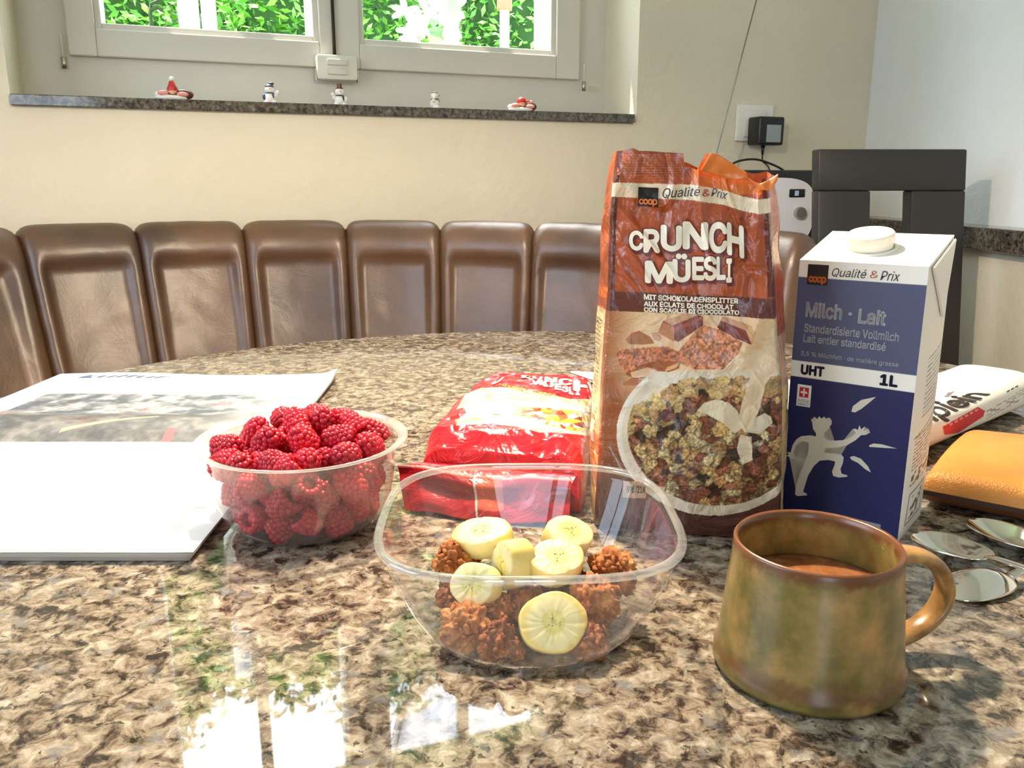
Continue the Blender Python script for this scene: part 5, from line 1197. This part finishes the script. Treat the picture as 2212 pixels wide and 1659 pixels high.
M_news = attr_mat('newsprint', .8, spec=.2); nbod = py_obj('folded_pages', vv, fc, M_news, nw); nbod.data.set_sharp_from_angle(angle=math.radians(60))
PW = np.array([(v.x + NC.x, v.y + NC.y, v.z + NC.z) for v in vv]); X, Y = toxy(PW); C_ = np.full((len(X), 3), [242., 238., 228.])
q = inpoly(X, Y, [(2036, 922), (2112, 879), (2128, 887), (2124, 900), (2070, 935), (2040, 940)]); C_[q] = [214, 72, 76]
q = inpoly(X, Y, [(2038, 858), (2048, 848), (2064, 844), (2050, 858)]); C_[q] = [120, 112, 118]
q = inpoly(X, Y, [(2128, 890), (2212, 838), (2212, 860), (2130, 905)]) & (((Y + X * .55) % 5) < 1.3); C_[q] = [150, 144, 136]
put_colors(nbod.data, C_)
def news_map(x, y):
    d = dirv(x, y)
    for k_ in range(240):
        z = .048 - .0002 * k_; t = (z - .235) / d.z; qq = CAMP + d * t; lp = qq - NC; w_ = lp.dot(nb_) + .004; tt = (lp.dot(na) + .085) / .285
        xn = max(-.999, min(.999, w_ / .043)); c = math.copysign(abs(xn) ** (1 / .62), xn); th = math.acos(-c); zs_ = abs(math.sin(th)) ** .62 * (.0175 + .002 * tt) + .0175 + .002 * tt + .001 + .002 * tt
        if z <= zs_ and abs(w_) < .043: break
    return Vector((lp.x, lp.y, z)) + (CAMP - qq).normalized() * .0022
M_ink = mat('newspaper_ink', rgb(58, 48, 44), .6)
decal('masthead', glyphs('ncipiein', .03, 0), ((1975, 952), (2155, 852), (2085, 846), (1925, 895)), news_map, M_ink, nbod, 5)
M_pink = mat('pink_ink', rgb(240, 150, 150), .6)
for k_ in range(6):    # the banner's and margin's print is too blurred to read: short strokes only
    x_ = 2052 + k_ * 11; y_ = 920 - k_ * 6.0
    decal('print_stroke', SQ, ((x_, y_), (x_ + 7, y_ - 3.8), (x_ + 5, y_ - 7.8), (x_ - 2, y_ - 4)), news_map, M_pink, nbod, 5)
for k_ in range(3):
    x_ = 2176 + k_ * 9; y_ = 848 - k_ * 5
    decal('print_stroke', SQ, ((x_, y_), (x_ + 6, y_ - 4), (x_ + 4, y_ - 6), (x_ - 2, y_ - 2)), news_map, M_ink, nbod, 5)

# ------------------------------------------------------------------ tan leather case
M_tan = mat('tan_leather', None, .42, spec=.45); v = coord(M_tan); n1 = noise_n(M_tan, v, 12, 4); vo = N(M_tan, 'ShaderNodeTexVoronoi'); vo.inputs['Scale'].default_value = 700; L(M_tan, v, vo.inputs['Vector'])
L(M_tan, ramp(M_tan, n1.outputs[0], [(0.3, rgb(196, 124, 50)), (.7, rgb(222, 156, 74))]), P(M_tan).inputs['Base Color']); bump(M_tan, vo.outputs['Distance'], .5, .0008)
e1 = Vector((.80, -.60, 0)); e2 = Vector((.60, .80, 0))
lc = thing('leather_case', 'tan leather case lying in front of the newspaper at the right edge', 'case', (.303, .586, T)); lc.rotation_euler = (0, 0, math.atan2(e1.y, e1.x))
def case_pt(u, v, topside=1):
    x = u * .20; w_ = .172; y = v * w_ + .012 * math.sin(u * 2.2) * v; ed = min(u * .20, (1.05 - u) * .20, v * w_, (1 - v) * w_); e_ = min(1, ed / .020)
    h_ = .0125 + .0165 * math.sqrt(max(0, 1 - (1 - e_) ** 2)) + .004 * math.sin(PI * v) - .006 * v * (1 - u) ; return (x, y, (h_ if topside > 0 else .0125 - .0115 * math.sqrt(max(0, 1 - (1 - e_) ** 2))))
grid_mesh('upper_shell', 70, 60, lambda u, v: case_pt(u, v, 1), None, M_tan, lc); M_brn = mat('dark_brown_leather', rgb(120, 70, 40), .5); grid_mesh('lower_shell', 70, 60, lambda u, v: case_pt(u, v, -1), None, M_brn, lc)
box('zip_seam', (.002, -.0006, .0105), (.20, .001, .0140), mat('zip_tape', rgb(70, 42, 26), .6), lc)

# ------------------------------------------------------------------ spoons
M_sil = mat('polished_steel', rgb(222, 220, 212), .09, 1.0)
def spoon(label, x, y, ang, up=True, tip_z=0.0, L_=.054, W_=.034):
    th_ = thing('spoon', label, 'spoon', (x, y, T), ang, 'spoons beside the mug')
    nu_, nv_ = 40, 30
    def prof_(u, v, off):
        a = u * 2 - 1; b = v * 2 - 1   # b across
        x_ = L_ * u; wid = W_ / 2 * math.sqrt(max(0, 1 - abs(a) ** 2.3)) * (1 - .12 * a); y_ = b * wid; dep = .0085 * (1 - b * b) * max(0, 1 - abs(a) ** 2.2)
        rim = .0100 - .0035 * (1 - u) + .001 * u
        z_ = rim - dep
        return (x_, y_, (z_ + off) if up else (.0012 + .0085 * ((1 - b * b) * max(0, 1 - abs(a) ** 2.2)) + .003 * u + off))
    b_ = grid_mesh('bowl', nu_, nv_, lambda u, v: prof_(u, v, 0), None, M_sil, th_); md_ = b_.modifiers.new('thickness', 'SOLIDIFY'); md_.thickness = .0010; md_.offset = -1
    z0 = .0105 if up else .0048
    hp_ = smooth_pts([(L_ * .96, 0, z0), (L_ * 1.15, 0, z0 + .0025), (L_ * 1.7, 0, z0 + .004), (L_ * 2.4, 0, .006), (L_ * 3.0, 0, .003)], 6)
    rr = [(.0038, .0012)] * 4 + [(.0028, .0016)] * 6; rr = [(.0034 + .004 * max(0, i / len(hp_) - .5), .0013) for i in range(len(hp_))]
    tube('handle', hp_, rr, M_sil, th_, 12); return th_
spoon('polished spoon lying bowl up, between the milk carton and the overturned spoon', .2745, .5240, math.atan2(-.93, .37))
spoon('polished spoon lying bowl up, nearest the leather case at the right edge', .3260, .5480, math.atan2(-.985, .17), L_=.062)
spoon('overturned polished spoon showing the round back of its bowl, beside the mug handle', .2505, .4475, math.atan2(.28, .96), up=False)

# ------------------------------------------------------------------ papers and bread roll behind the bags
M_wpap = mat('white_sheet', rgb(240, 238, 234), .7)
ws = thing('paper_sheet', 'white sheet of paper lying behind the red bag and the tall bag', 'paper', (.24, .95, T))
bm = bmesh.new(); pts = [(-.165, .088), (.20, .02), (.15, -.17), (-.04, -.13), (-.10, -.02)]; lo_ = [bm.verts.new((x, y, .0006)) for x, y in pts]; hi_ = [bm.verts.new((x, y, .0026)) for x, y in pts]
bm.faces.new(lo_[::-1]); bm.faces.new(hi_)
for i in range(5): bm.faces.new((lo_[i], lo_[(i + 1) % 5], hi_[(i + 1) % 5], hi_[i]))
bm_obj('sheets', bm, M_wpap, ws, False)
bm = bmesh.new(); ball_bm(bm, (0, 0, .014), (.020, .016, .0135), 4)
for v_ in bm.verts: v_.co.z = max(.0003, v_.co.z + .0012 * noise.noise(v_.co * 90))
br_ = bm_obj('bread_roll', bm, mat('beige_crust', rgb(226, 190, 140), .7)); br_.location = (.412, .835, T); tag(br_, 'beige rounded piece of bread peeping out between milk carton and newspaper', 'bread')
